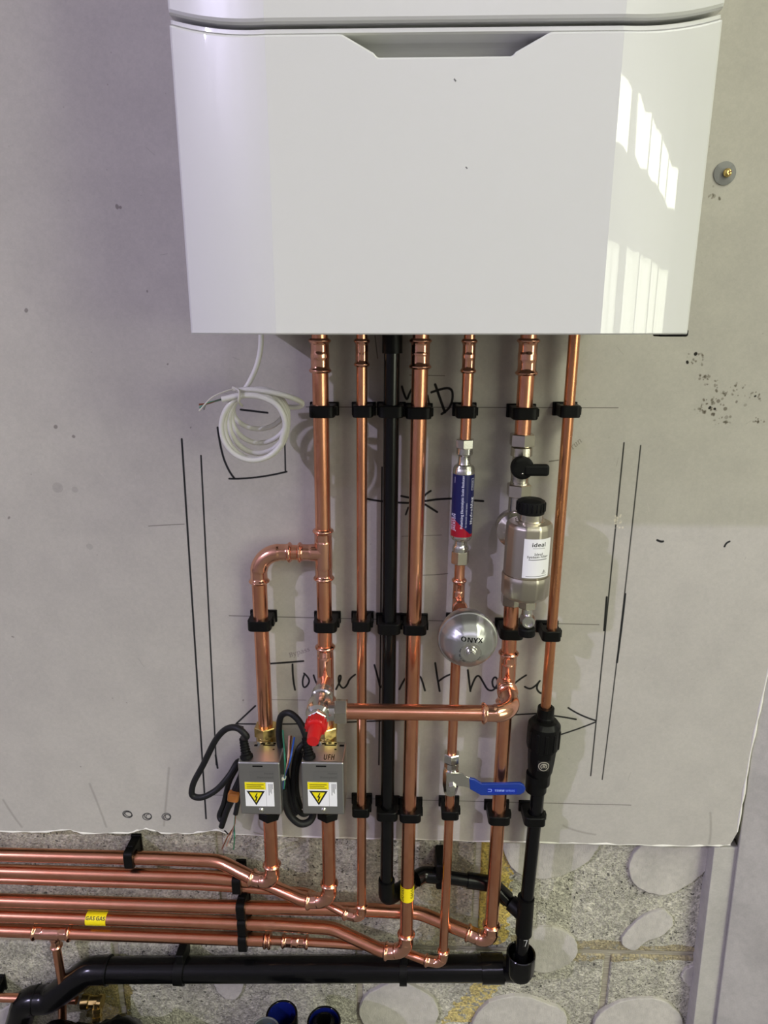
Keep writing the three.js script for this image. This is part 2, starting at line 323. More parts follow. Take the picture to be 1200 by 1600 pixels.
  for (const [cx, cy, R, n] of clusters) for (let i = 0; i < n; i++) speck(cx + rr(-R, R), cy + rr(-R, R) * 0.6, rr(0.5, 2.2), rr(0.15, 0.6));
  for (const [px, py] of [[1087, 553], [1074, 566], [1117, 639], [1109, 637], [1180, 619]]) speck(px, py, 1.9, 0.95, '20,16,12');
  for (const [px, py, r] of [[183, 323, 3.4], [188, 324, 2], [87, 667, 3], [115, 682, 2.2], [90, 762, 6], [117, 765, 5], [41, 485, 3], [14, 809, 2], [20, 995, 2.2], [140, 854, 4], [126, 1198, 1.3], [198, 1098, 1.2], [176, 1091, 1.2], [298, 668, 1.6], [380, 1094, 1.5], [230, 455, 1.5], [500, 1230, 2], [262, 569, 1.2]]) speck(px, py, r, r > 3.5 ? 0.12 : 0.42, '70,62,60');
  for (let i = 0; i < 260; i++) speck(rr(-40, 1200), rr(0, 1320), rr(0.3, 0.9), rr(0.1, 0.4), rnd() < 0.4 ? '200,196,190' : '80,72,66');
  for (let i = 0; i < 26; i++) { const x = rr(0, 1180), y = rr(0, 1300); stroke([[x, y], [x + rr(-14, 14), y + rr(-14, 14)]], 0.6, rnd() < 0.5 ? 'rgba(215,210,205,0.4)' : 'rgba(90,82,76,0.3)'); }
  // torn paper by the right guide lines and finger smears near the bottom
  for (let i = 0; i < 16; i++) speck(965 + rr(-5, 8), 812 + rr(-10, 14), rr(0.8, 2.2), 0.8, '214,206,190');
  for (const s of [[[140, 1225], [155, 1260], [166, 1292]], [[264, 1200], [260, 1250], [256, 1290]], [[5, 1250], [20, 1275], [34, 1292]], [[1110, 1270], [1112, 1300], [1108, 1318]], [[880, 1290], [900, 1300], [930, 1304]]]) { stroke(s, 4.5, 'rgba(110,100,96,0.16)'); stroke(s, 2, 'rgba(110,100,96,0.16)'); }
});
const boardMat = std({ map: boardMap, roughness: 0.92 });
{
  const bottom = [[-60, 1297], [20, 1299], [60, 1300], [110, 1296], [130, 1302], [200, 1301], [228, 1294], [252, 1301], [300, 1302], [338, 1296], [356, 1303], [420, 1305], [500, 1308], [580, 1310], [650, 1311], [760, 1314], [860, 1316], [930, 1318], [1000, 1320], [1070, 1322], [1115, 1321], [1150, 1319]].map(([a, b]) => at(a, b, 0));
  const pr = [[1153, 1300], [1163, 1240], [1173, 1180], [1177, 1160], [1190, 1100], [1201, 1050], [1211, 1005]].map(([a, b]) => at(a, b, 0));
  const s = new THREE.Shape(); s.moveTo(B.x0, bottom[0].y);
  seed = 5;
  const fine = []; for (let i = 0; i < bottom.length - 1; i++) for (let k = 0; k < 4; k++) { const p = bottom[i].clone().lerp(bottom[i + 1], k / 4); fine.push([p.x, p.y + rr(-0.0009, 0.0009)]); }
  for (const [x, y] of fine) if (x > B.x0) s.lineTo(x, y);
  for (const p of pr) s.lineTo(p.x + rr(-0.0006, 0.0006), p.y);
  s.lineTo(at(1211, 1005, 0).x + 0.004, B.y1); s.lineTo(B.x0, B.y1); s.closePath();
  const g = new THREE.ExtrudeGeometry(s, { depth: 0.0125, bevelEnabled: false }); g.translate(0, 0, -0.0125);
  const uv = g.attributes.uv, ps = g.attributes.position;
  for (let i = 0; i < uv.count; i++) uv.setXY(i, (ps.getX(i) - B.x0) / (B.x1 - B.x0), (ps.getY(i) - B.y0) / (B.y1 - B.y0));
  const m = new THREE.Mesh(g, [boardMat, M.gypsum]); m.name = 'plasterboard'; m.userData.label = 'grey plasterboard with marker and pencil lines'; m.castShadow = m.receiveShadow = true; wall.add(m);
  // torn paper lip along the cut edge, and dark packing behind it
  const lip = new Path(fine.filter(([x]) => x > B.x0 + 0.02).map(([x, y]) => V(x, y - 0.0006, -0.0016)));
  const side = new Path(Array.from({ length: 60 }, (_, k) => { const f = k / 59 * (pr.length - 1), i = Math.min(pr.length - 2, Math.floor(f)), p = pr[i].clone().lerp(pr[i + 1], f - i); return V(p.x - 0.001, p.y, -0.001); }));
  wpart('torn_edge', sweep(side, (t) => 0.0014 + 0.0016 * Math.abs(Math.sin(t * 61) * Math.sin(t * 23)), 8), M.gypsum);
  wpart('torn_edge', sweep(lip, (t, a) => 0.0021 + 0.0009 * Math.sin(t * 310) * Math.sin(t * 97), 8), M.gypsum);
}
// boards out of the frame and the solid wall behind
const plainBoard = std({ color: lin(0.44, 0.42, 0.38), roughness: 0.92 });
wpart('plasterboard', box(-1.98, B.x0 - 0.003, 0.69, 2.04, -0.0125, 0), plainBoard);
wpart('plasterboard', box(-1.98, 0.588, 2.043, 3.2, -0.0125, 0), plainBoard);
wpart('wall_core', box(HALL.x0, HALL.x1 + 0.2, 0, HALL.h, -0.3, BLOCK_Z - 0.012), concrete);
// blocks
const BT = { x0: -1.12, x1: 0.68, y0: 0.1, y1: 0.76 };
const blockMap = canvasTex(2048, 768, (g, w, h) => {
  const a = valueNoise(w, h, 150, 21), b = valueNoise(w, h, 30, 22), c = valueNoise(w, h, 8, 23), d = valueNoise(w, h, 3, 24), e = valueNoise(w, h, 4.5, 25), f = valueNoise(w, h, 60, 26);
  const im = g.createImageData(w, h);
  for (let i = 0; i < w * h; i++) {
    let t = 0.69 + (a[i] - 0.5) * 0.09 + (b[i] - 0.5) * 0.07 + (c[i] - 0.5) * 0.12 + (d[i] - 0.5) * 0.26;
    const pit = smooth(0.66, 0.84, d[i] * 0.55 + e[i] * 0.45) * smooth(0.25, 0.55, f[i]); t -= pit * 0.5;
    const li = smooth(0.78, 0.92, e[i]); t += li * 0.1;
    im.data[i * 4] = clamp(t, 0, 1) * 255; im.data[i * 4 + 1] = clamp(t * 0.98, 0, 1) * 255; im.data[i * 4 + 2] = clamp(t * 0.9, 0, 1) * 255; im.data[i * 4 + 3] = 255;
  }
  const X = (p) => (p.x - BT.x0) / (BT.x1 - BT.x0) * w, Y = (p) => (BT.y1 - p.y) / (BT.y1 - BT.y0) * h;
  const q = (px, py) => { const p = at(px, py, BLOCK_Z); return [X(p), Y(p)]; };
  // yellow paint marks and damp brown patches, broken up by the grain of the block
  const patch = (poly, col, al, th) => {
    const P = poly.map((p) => q(...p)); const xs = P.map((p) => p[0]), ys = P.map((p) => p[1]);
    const inside = (x, y) => { let r = false; for (let i = 0, j = P.length - 1; i < P.length; j = i++) if ((P[i][1] > y) !== (P[j][1] > y) && x < (P[j][0] - P[i][0]) * (y - P[i][1]) / (P[j][1] - P[i][1]) + P[i][0]) r = !r; return r; };
    for (let y = Math.max(0, Math.floor(Math.min(...ys)) - 8); y < Math.min(h, Math.max(...ys) + 8); y++) for (let x = Math.max(0, Math.floor(Math.min(...xs)) - 8); x < Math.min(w, Math.max(...xs) + 8); x++) {
      const i = y * w + x; if (!inside(x + (c[i] - 0.5) * 16, y + (b[i] - 0.5) * 20)) continue;
      const k = al * smooth(th, th + 0.25, c[i] * 0.5 + d[i] * 0.3 + b[i] * 0.2);
      for (let n = 0; n < 3; n++) im.data[i * 4 + n] = im.data[i * 4 + n] * (1 - k) + col[n] * k * (0.7 + 0.5 * d[i]);
    }
  };
  patch([[747, 1310], [800, 1310], [792, 1470], [742, 1475]], [214, 182, 70], 0.7, 0.12);
  patch([[752, 1520], [792, 1520], [745, 1600], [690, 1600]], [214, 186, 90], 0.6, 0.22);
  patch([[128, 1536], [205, 1538], [200, 1600], [140, 1600]], [112, 96, 40], 0.7, 0.1);
  patch([[800, 1462], [1090, 1480], [1090, 1500], [800, 1500]], [150, 134, 92], 0.6, 0.2);
  patch([[690, 1320], [745, 1320], [742, 1480], [650, 1480]], [120, 106, 72], 0.4, 0.2);
  g.putImageData(im, 0, 0);
});
const blockBump = dataTex(512, 512, (() => { const a = valueNoise(512, 512, 22, 31), b = valueNoise(512, 512, 7, 32), c = valueNoise(512, 512, 3, 33); return (i) => { const v = 0.45 * a[i] + 0.3 * b[i] + 0.25 * c[i] - 0.7 * smooth(0.7, 0.9, c[i] * 0.5 + b[i] * 0.5); return [v, v, v]; }; })(), false, [8, 3]);
const blockMat = std({ map: blockMap, roughness: 0.97, bumpMap: blockBump, bumpScale: 0.004 });
const mortarMat = std({ color: lin(0.34, 0.31, 0.24), roughness: 1, bumpMap: blockBump, bumpScale: 0.004 });
wpart('mortar', box(HALL.x0, HALL.x1, 0, 0.8, BLOCK_Z - 0.012, BLOCK_Z - 0.0035), mortarMat);
{
  const jTop = at(745, 1390, BLOCK_Z).x, jLow = at(562, 1560, BLOCK_Z).x, bed = at(950, 1489, BLOCK_Z).y, L = 0.44, H = 0.215, J = 0.010;
  const rows = [[bed + J / 2, 0.72, jTop], [bed - J / 2 - H, bed - J / 2, jLow], [bed - J * 1.5 - 2 * H, bed - J * 1.5 - H, jTop]];
  seed = 41;
  rows.forEach(([y0, y1, j]) => {
    for (let k = -3; k < 2; k++) {
      let x0 = j + J / 2 + k * (L + J), x1 = x0 + L; if (x1 < BT.x0) continue; x1 = Math.min(x1, 0.66); if (x1 - x0 < 0.02) continue;
      const y0c = Math.max(y0, 0.02), g = new RoundedBoxGeometry(x1 - x0, y1 - y0c, 0.08, 1, 0.004); g.translate((x0 + x1) / 2, (y0c + y1) / 2, BLOCK_Z - 0.04 + rr(-0.0012, 0.0012));
      const uv = g.attributes.uv, p = g.attributes.position; for (let i = 0; i < uv.count; i++) uv.setXY(i, (p.getX(i) - BT.x0) / (BT.x1 - BT.x0), (p.getY(i) - BT.y0) / (BT.y1 - BT.y0));
      wpart('block', g, blockMat);
    }
  });
}
// flattened dabs of board adhesive on the blocks
{
  const dabMap = dataTex(256, 256, (i) => { const t = 0.735 + (nA[i] - 0.5) * 0.07 + (nB[i] - 0.5) * 0.05 + (nC[i] - 0.5) * 0.03; return [t, t * 0.975, t * 0.935]; }, true, [5, 5]);
  const dabMat = std({ map: dabMap, roughness: 0.95, bumpMap: blockBump, bumpScale: 0.0008 });
  const dab = (pts, z) => {
    const c = new THREE.CatmullRomCurve3(pts.map(([a, b]) => { const p = at(a, b, z); p.z = 0; return p; }), true, 'centripetal');
    const P = c.getPoints(34).slice(0, -1).map((p) => new THREE.Vector2(p.x + rr(-0.0012, 0.0012), p.y + rr(-0.0012, 0.0012)));
    const g = new THREE.ExtrudeGeometry(new THREE.Shape(P), { depth: z - BLOCK_Z, bevelEnabled: true, bevelThickness: 0.0015, bevelSize: 0.0015, bevelOffset: -0.0015, bevelSegments: 2 });
    g.translate(0, 0, BLOCK_Z - 0.0015); wpart('adhesive_dab', g, dabMat);
  };
  const ell = (cx, cy, rx, ry, rot = 0, n = 12) => Array.from({ length: n }, (_, i) => { const a = i / n * Math.PI * 2, k = rr(0.93, 1.07), x = Math.cos(a) * rx * k, y = Math.sin(a) * ry * k; return [cx + x * Math.cos(rot) - y * Math.sin(rot), cy + x * Math.sin(rot) + y * Math.cos(rot)]; });
  seed = 51;
  const Z = -0.0295;
  dab([[790, 1306], [940, 1308], [932, 1330], [915, 1350], [880, 1368], [845, 1374], [815, 1368], [795, 1350]], Z);
  dab([[1002, 1322], [985, 1348], [988, 1378], [1015, 1396], [1050, 1397], [1080, 1380], [1108, 1355], [1118, 1320], [1060, 1312]], Z);
  dab([[815, 1462], [850, 1449], [880, 1454], [900, 1472], [902, 1490], [880, 1512], [845, 1520], [815, 1505]], Z);
  dab([[1035, 1422], [1050, 1432], [1052, 1446], [1036, 1462], [1010, 1472], [992, 1486], [974, 1478], [972, 1466], [990, 1445], [1010, 1430]], -0.031);
  dab(ell(1000, 1612, 72, 52), Z); dab(ell(812, 1612, 78, 54), Z); dab(ell(624, 1586, 62, 50), Z);
  dab([[335, 1528], [378, 1530], [372, 1560], [355, 1562], [340, 1550]], -0.032);
  dab([[1072, 1515], [1086, 1510], [1086, 1545], [1066, 1530]], -0.031);
  dab([[28, 1570], [0, 1580], [-40, 1600], [10, 1610], [40, 1600]], -0.031);
}
// boarded return at the right and the batten in its corner
{
  const m = dataTex(256, 256, (i) => { const t = 0.7 + (nA[i] - 0.5) * 0.06 + (nB[i] - 0.5) * 0.03 + (nC[i] - 0.5) * 0.03; return [t, t * 0.98, t * 0.95]; }, true, [2, 2]);
  const a = at(1111, 1600, -0.01), b = at(1146, 1325, -0.01), x = (a.x + b.x) / 2, tilt = Math.atan((b.x - a.x) / (b.y - a.y));
  const metres = (q) => { const u = q.attributes.uv, p = q.attributes.position; for (let i = 0; i < u.count; i++) u.setXY(i, (p.getX(i) + p.getZ(i)) * 2, p.getY(i) * 2); return q; };
  const splay = 0.36, g1 = rbox(0.26, 3.4, 0.3, 0.002, 1); g1.translate(0.13, 1.7 - 0.65, -0.15); g1.rotateY(-splay);
  const ex = 0.26 * Math.cos(splay), ez = 0.26 * Math.sin(splay), g2 = box(ex - 0.002, ex + 0.6, -0.65, 2.75, -0.29, ez), g = merge([g1, g2]);
  g.rotateZ(-tilt); g.translate(x, 0.65, -0.004);
  const w = struct('wall_return', metres(g), std({ map: m, roughness: 0.9 })); w.userData.label = 'grey boarded return wall beside the pipes';
  const c = at(1077, 1600, -0.01), d = at(1113, 1325, -0.01), wd = (a.x + b.x - c.x - d.x) / 2;
  const t = rbox(wd + 0.004, 0.7, 0.03, 0.0015, 1); t.translate(-wd / 2 + 0.002, d.y + 0.002 - 0.35 - 0.65, 0); t.rotateZ(-tilt); t.translate(x, 0.65, -0.0245);
  struct('trim_1', metres(t), std({ map: m, roughness: 0.85 })).userData.label = 'pale batten in the corner below the plasterboard';
}

// ------------------------------------------------------------------ boiler
const BZ = 0.347;
{
  const L = at(297, 523, 0.322), R = at(1077, 523, 0.322), yb = at(690, 523, BZ).y, cx = (L.x + R.x) / 2, hw = (R.x - L.x) / 2;
  const cl = at(432, 523, BZ).x, cr = at(938, 523, BZ).x;
  const yTop = at(690, 50, BZ).y, yLip = at(690, 40, BZ).y, yGroove = at(690, 34, BZ).y;
  const t = thing('boiler', 'large glossy white wall boiler with trapezoid finger grip', 'boiler', V(cx, yb, 0));
  const zf = (x) => { const d = x < cl ? cl - x : x > cr ? x - cr : 0; return BZ - d * Math.tan(0.16) - d * d * 1.9; };
  const rise = (x) => { const d = x < cl ? (cl - x) / (cl - L.x) : x > cr ? (x - cr) / (R.x - cr) : 0; return 0.0165 * d * d + 0.001 * d; };
  const n0 = at(530, 51, BZ).x, n1 = at(592, 88, BZ).x, n2 = at(798, 87, BZ).x, n3 = at(865, 49, BZ).x, yN = at(690, 87.5, BZ).y;
  const notch = (x) => { const e = 0.004; if (x <= n0 || x >= n3) return yTop; const a = (x - n0) / (n1 - n0), b = (n3 - x) / (n3 - n2); const k = clamp(Math.min(a, b), 0, 1); const s = k < 0.12 ? k * k / 0.24 : k > 0.9 ? 1 - (1 - k) * (1 - k) / 0.2 - 0.05 + 0.05 * (k - 0.9) / 0.1 : k - 0.06; return yTop - (yTop - yN) * clamp(s, 0, 1); };
  // shell: sweep a closed profile (list of [y, depth behind the face]) through the columns
  const shell = (xs, prof) => {
    const pos = [], idx = []; const n = prof(0).length;
    xs.forEach((x) => { for (const [y, d] of prof(x)) pos.push(x, y, zf(x) - d); });
    for (let i = 0; i < xs.length - 1; i++) for (let k = 0; k < n; k++) { const a = i * n + k, b = i * n + (k + 1) % n, c = a + n, d = b + n; idx.push(a, c, b, b, c, d); }
    const ends = (i, f) => { for (let k = 1; k < n - 1; k++) f ? idx.push(i * n, i * n + k, i * n + k + 1) : idx.push(i * n, i * n + k + 1, i * n + k); };
    ends(0, false); ends(xs.length - 1, true);
    const g = new THREE.BufferGeometry(); g.setAttribute('position', new THREE.Float32BufferAttribute(pos, 3)); g.setIndex(idx);
    const h = toCreasedNormals(g, 0.1); h.setAttribute('uv', new THREE.Float32BufferAttribute(new Float32Array(h.attributes.position.count * 2), 2)); return h;
  };
  const lin2 = (a, b, n) => Array.from({ length: n + 1 }, (_, i) => a + (b - a) * i / n);
  const edge = 0.0025;
  const xs = [...new Set([L.x, L.x + 0.0006, L.x + edge, ...lin2(L.x + 0.006, cl, 14), ...lin2(cl, n0, 6), ...lin2(n0, n1, 16), ...lin2(n1, n2, 8), ...lin2(n2, n3, 16), ...lin2(n3, cr, 6), ...lin2(cr, R.x - 0.006, 14), R.x - edge, R.x - 0.0006, R.x])].sort((a, b) => a - b).filter((x, i, l) => !i || x - l[i - 1] > 1e-5);
  const corner = (x) => { const d = Math.min(x - L.x, R.x - x); return d < edge ? edge - Math.sqrt(Math.max(0, edge * edge - (edge - d) * (edge - d))) : 0; };
  const frontProf = (x) => { const y1 = notch(x) + rise(x), c = corner(x); return [[yb, 0.03], [yb, 0.0012 + c], [yb + 0.0012, c], [y1 - 0.002, c], [y1 - 0.0006, 0.0006 + c], [y1, 0.002 + c], [y1, 0.03]]; };
  const fp = part(t, 'front_panel', shell(xs, frontProf), M.white);
  part(t, 'lip', shell(xs, (x) => { const r = rise(x), c = corner(x) + 0.004; return [[yTop + r + 0.0005, 0.03], [yTop + r + 0.0005, 0.002 + c], [yTop + r + 0.0015, c], [yLip + r, c], [yLip + r + 0.001, 0.002 + c], [yLip + r + 0.001, 0.03]]; }), M.white);
  part(t, 'top_cover', shell(xs, (x) => { const r = rise(x), c = corner(x); return [[yGroove + r + 0.001, 0.05], [yGroove + r + 0.001, 0.004 + c], [yGroove + r + 0.002, 0.0012 + c], [yGroove + r + 0.004, c], [yb + 0.72, c], [yb + 0.725, 0.006 + c], [yb + 0.725, 0.05]]; }), M.white);
  part(t, 'grip_recess', (() => { const x0 = n0 - 0.01, x1 = n3 + 0.01, z = BZ - 0.032; const sh = new THREE.Shape(); const y0 = yN - 0.03, y1 = yGroove + 0.003; sh.moveTo(z - 0.004, y0); sh.lineTo(z + 0.016, y0); sh.quadraticCurveTo(z, y0 + 0.02, z, yTop - 0.008); sh.quadraticCurveTo(z, yTop, z + 0.012, yTop + 0.001); sh.lineTo(z + 0.012, y1); sh.lineTo(z - 0.004, y1); sh.closePath(); const g = new THREE.ExtrudeGeometry(sh, { depth: x1 - x0, bevelEnabled: false, curveSegments: 10 }); g.rotateY(-Math.PI / 2); g.scale(1, 1, 1); g.translate(x1, 0, 0); return g; })(), std({ color: lin(0.5, 0.5, 0.49), roughness: 0.35 }));
  // casing
  part(t, 'casing', box(L.x + 0.002, R.x - 0.002, yb + 0.006, yb + 0.72, 0.012, 0.285), M.white);
  part(t, 'base_tray', box(L.x + 0.012, R.x - 0.012, yb + 0.002, yb + 0.006, 0.012, 0.285), M.grey);
  part(t, 'foot', rbox(0.028, 0.007, 0.02, 0.002).translate(at(1047, 525, 0.26).x, yb + 0.0005, 0.26), M.blackMatte);
  part(t, 'foot', rbox(0.028, 0.007, 0.02, 0.002).translate(at(838, 525, 0.1).x, yb, 0.1), M.blackMatte);
  for (const [px, py, r] of [[711, 125, 0.0011], [729, 262, 0.0009]]) { const p = at(px, py, BZ); part(t, 'scuff', rbox(r * 2.2, r, 0.0004, 0.0002, 1).rotateZ(-0.8).translate(p.x, p.y, BZ + 0.0001), M.grey, fp); }
}

// ------------------------------------------------------------------ copper fittings
const ZP = 0.028, R22 = 0.011, R15 = 0.0075;
// press sleeve over part of a run: beads at the ends named in `ends` ('a', 'b'), six flats left by the jaws beside them
function pressGeo(path, a, b, r, ends = 'ab') {
  const bead = 0.0062, w = r > 0.009 ? 1 : 0.8, extra = [];
  for (const c of [a, b]) for (let k = -10; k <= 10; k++) extra.push(c + (c === a ? 1 : -1) * (0.012 + k * 0.0012)); 
  const sub = path.sub(a, b, extra), len = b - a;
  return sweep(sub, (s, th) => {
    let R = r + 0.0016 * w; const flat = Math.abs(((th * 3 / Math.PI) % 1) - 0.5) * 2;
    for (const e of ends) { const d = e === 'a' ? s : len - s; if (d < 0.0012) R = Math.max(R, r + 0.0012); if (d < bead) R = Math.max(R, r + 0.0016 * w + 0.0026 * w * Math.sin(Math.PI * d / bead)); else if (d < 0.02) R -= 0.0016 * flat * smooth(bead, bead + 0.002, d) * (1 - smooth(0.017, 0.02, d)); }
    return R;
  }, 26);
}
function collarAt(path, s, r) { return pressGeo(path, s, s + 0.02, r, 'a'); }
function run(name, label, pts, r, fillet, mat = M.copper, cat = 'pipe', base) {
  const path = route(pts, fillet);
  const t = thing(name, label, cat, base || pts[pts.length - 1].clone(), 'copper pipes');
  part(t, 'pipe', sweep(path, r, 24), mat);
  return { t, path, r };
}
function press(o, a, b, name, ends = 'ab') { return part(o.t, name, pressGeo(o.path, a, b, o.r, ends), M.fitting); }
const up = (p, dy) => V(p.x, p.y + dy, p.z);

// flow pipe
const ZH = -0.006;
const p1t = at(500, 540, ZP), p1b = at(515, 1406, ZP);
const flow = run('copper_pipe', 'copper pipe from boiler with side tee, bypass tee and the UFH zone valve', [up(p1t, 0.06), p1b, at(478, 1408, 0.024), at(410, 1378, ZH), at(320, 1370, ZH), at(-90, 1358, ZH)], R22, [0.024, 0.08, 0.08, 0.05]);
{
  const s = (py, x) => flow.path.near(at(x, py, ZP));
  press(flow, s(529, 500), s(583, 501), 'press_coupling');
  const a = s(826, 507), b = s(906, 508), tm = s(864, 508);
  const tee = press(flow, a, b, 'press_tee');
  const c = flow.path.point(tm), br = new Path(Array.from({ length: 30 }, (_, i) => V(c.x - 0.037 * i / 29, c.y, c.z)));
  part(flow.t, 'branch_socket', pressGeo(br, 0, br.len, R22, 'b'), M.fitting, tee);
  press(flow, flow.path.near(p1b) - 0.034, flow.path.near(p1b) + 0.036, 'press_elbow');
  flow.teeC = c;
}
// the branch to the first zone valve
const plc = V(at(403, 863, ZP).x, flow.teeC.y, ZP), plb = at(426, 1377, ZP);
const branch = run('copper_pipe', 'copper pipe branching left through an elbow into the left zone valve', [V(flow.teeC.x - 0.03, flow.teeC.y, ZP), plc, plb, at(398, 1374, 0.023), at(343, 1345, ZH), at(250, 1341, ZH), at(-90, 1333, ZH)], R22, [0.032, 0.024, 0.08, 0.08, 0.05]);
{
  const e = branch.path.near(plc);
  press(branch, branch.path.near(at(456, 863, ZP)), branch.path.near(at(403, 911, ZP)), 'press_elbow');
  press(branch, branch.path.near(plb) - 0.034, branch.path.near(plb) + 0.036, 'press_elbow');
}
// thin pipe next to the black one
const p2b = at(565, 1434, ZP);
const hot = run('copper_pipe', 'thin copper pipe just left of the black upright pipe', [up(at(566, 540, ZP), 0.06), p2b, at(540, 1428, 0.022), at(480, 1394, -0.012), at(320, 1384, -0.014), at(-90, 1371, -0.014)], R15, [0.018, 0.05, 0.06, 0.05]);
{ const s = (py, x) => hot.path.near(at(x, py, ZP)); press(hot, s(529, 566), s(573, 566), 'press_coupling'); press(hot, hot.path.near(p2b) - 0.026, hot.path.near(p2b) + 0.028, 'press_elbow'); }
// gas
const p4b = at(634, 1484, ZP);
const gas = run('copper_pipe', 'copper gas pipe with yellow GAS tape, just right of the black upright pipe', [up(at(658, 540, ZP), 0.06), p4b, at(602, 1488, 0.024), at(520, 1450, ZH), at(430, 1444, ZH), at(-90, 1427, ZH)], R22, [0.024, 0.09, 0.09, 0.05]);
{ const s = (py, x) => gas.path.near(at(x, py, ZP)); press(gas, s(529, 658), s(577, 657), 'press_coupling'); press(gas, gas.path.near(p4b) - 0.034, gas.path.near(p4b) + 0.036, 'press_elbow'); }
// cold
const p5t = at(734, 540, ZP), p5b = at(692, 1505, ZP);
const cold = run('copper_pipe', 'thin copper pipe with blue scale reducer and blue-handled valve', [up(p5t, 0.06), p5b, at(664, 1500, 0.024), at(610, 1480, 0.0), at(480, 1472, ZH), at(420, 1469, ZH)], R15, [0.018, 0.05, 0.08, 0.05]);
{
  const s = (py, x) => cold.path.near(at(x, py, ZP));
  press(cold, s(529, 734), s(583, 732), 'press_coupling');
  const tee = press(cold, s(904, 718), s(972, 716), 'press_tee');
  const c = cold.path.point(s(938, 717)); cold.teeC = c;
  const br = new Path(Array.from({ length: 26 }, (_, i) => V(c.x, c.y, c.z + 0.03 * i / 25)));
  part(cold.t, 'branch_socket', pressGeo(br, 0, br.len, R15, 'b'), M.fitting, tee);
  press(cold, cold.path.near(p5b) - 0.026, cold.path.near(p5b) + 0.028, 'press_elbow');
}
// supply along the wall that feeds the cold pipe: 22 mm with a tee and a reducing coupling
const supply = run('copper_pipe', 'lowest horizontal copper pipe on the wall with a downward tee', [at(-90, 1450, ZH), at(424, 1469, ZH)], R22, 0.02);
{
  const s = (px) => supply.path.near(at(px, 1453 + px * 0.04, ZH));
  press(supply, s(412), s(446), 'reducing_coupling'); 
  part(supply.t, 'reducing_coupling', pressGeo(route([at(440, 1470, ZH), at(482, 1472, ZH)], 0.01), 0, at(440, 1470, ZH).distanceTo(at(482, 1472, ZH)), R15 + 0.0015), M.fitting);
  const tee = press(supply, s(52), s(112), 'press_tee');
  const c = supply.path.point(s(84)), br = new Path(Array.from({ length: 26 }, (_, i) => V(c.x + 0.001 * i / 25, c.y - 0.034 * i / 25, c.z)));
  part(supply.t, 'branch_socket', pressGeo(br, 0, br.len, R15, 'b'), M.fitting, tee);
  const drop = run('copper_pipe', 'short thin copper pipe dropping from the tee behind the black bend', [V(c.x, c.y - 0.02, c.z), at(97, 1535, 0.0), at(98, 1640, -0.012)], R15, 0.05);
}
// return
const p6t = at(826, 540, ZP), p6b = at(766, 1472, ZP);
const ret = run('copper_pipe', 'copper return pipe with the steel filter and lower bypass elbow', [up(p6t, 0.06), p6b, at(728, 1456, 0.016), at(655, 1426, ZH - 0.003), at(560, 1421, ZH), at(320, 1416, ZH), at(-90, 1404, ZH)], R22, [0.024, 0.08, 0.08, 0.05, 0.05]);
{
  const s = (py, x) => ret.path.near(at(x, py, ZP));
  press(ret, s(529, 826), s(587, 822), 'press_coupling');
  press(ret, ret.path.near(p6b) - 0.034, ret.path.near(p6b) + 0.036, 'press_elbow');
}
// bypass pipe between the bypass valve and the return
const ZB = 0.114, yBy = at(660, 1113, ZB).y;
const retX = ret.path.point(ret.path.near(V(p6b.x, yBy, ZP))), flowB = flow.path.point(flow.path.near(V(p1b.x, yBy, ZP)));
const byL = V(at(524, 1112, ZB).x, yBy, ZB), byC = V(retX.x - 0.003, yBy, ZB), byE = V(retX.x - 0.003, yBy, ZP);
const bypass = run('copper_pipe', 'horizontal copper bypass pipe crossing in front of the upright pipes', [byL, byC, byE], R22, 0.03);
{
  const e = bypass.path.near(byC);
  press(bypass, bypass.path.near(V(at(752, 1113, ZB).x, yBy, ZB)), bypass.path.len - 0.022, 'press_elbow');
  const tee = press(ret, ret.path.near(V(retX.x, yBy + 0.052, ZP)), ret.path.near(V(retX.x, yBy - 0.036, ZP)), 'press_tee');
  const br = new Path(Array.from({ length: 26 }, (_, i) => V(retX.x - 0.003, yBy, ZP + 0.034 * i / 25)));
  part(ret.t, 'branch_socket', pressGeo(br, 0, br.len, R22, 'b'), M.fitting, tee);
  const ft = press(flow, flow.path.near(V(flowB.x, yBy + 0.058, ZP)), flow.path.near(V(flowB.x, yBy - 0.036, ZP)), 'press_tee');
  const fb = new Path(Array.from({ length: 26 }, (_, i) => V(flowB.x, yBy, ZP + 0.04 * i / 25)));
  part(flow.t, 'branch_socket', pressGeo(fb, 0, fb.len, R22, ''), M.fitting, ft);
}
// discharge pipe at the right
const p7t = at(898, 527, ZP), p7b = at(852, 1112, ZP);
run('copper_pipe', 'rightmost thin copper pipe running into the black tundish fitting', [up(p7t, 0.06), p7b], R15, 0.02, M.oldCopper);
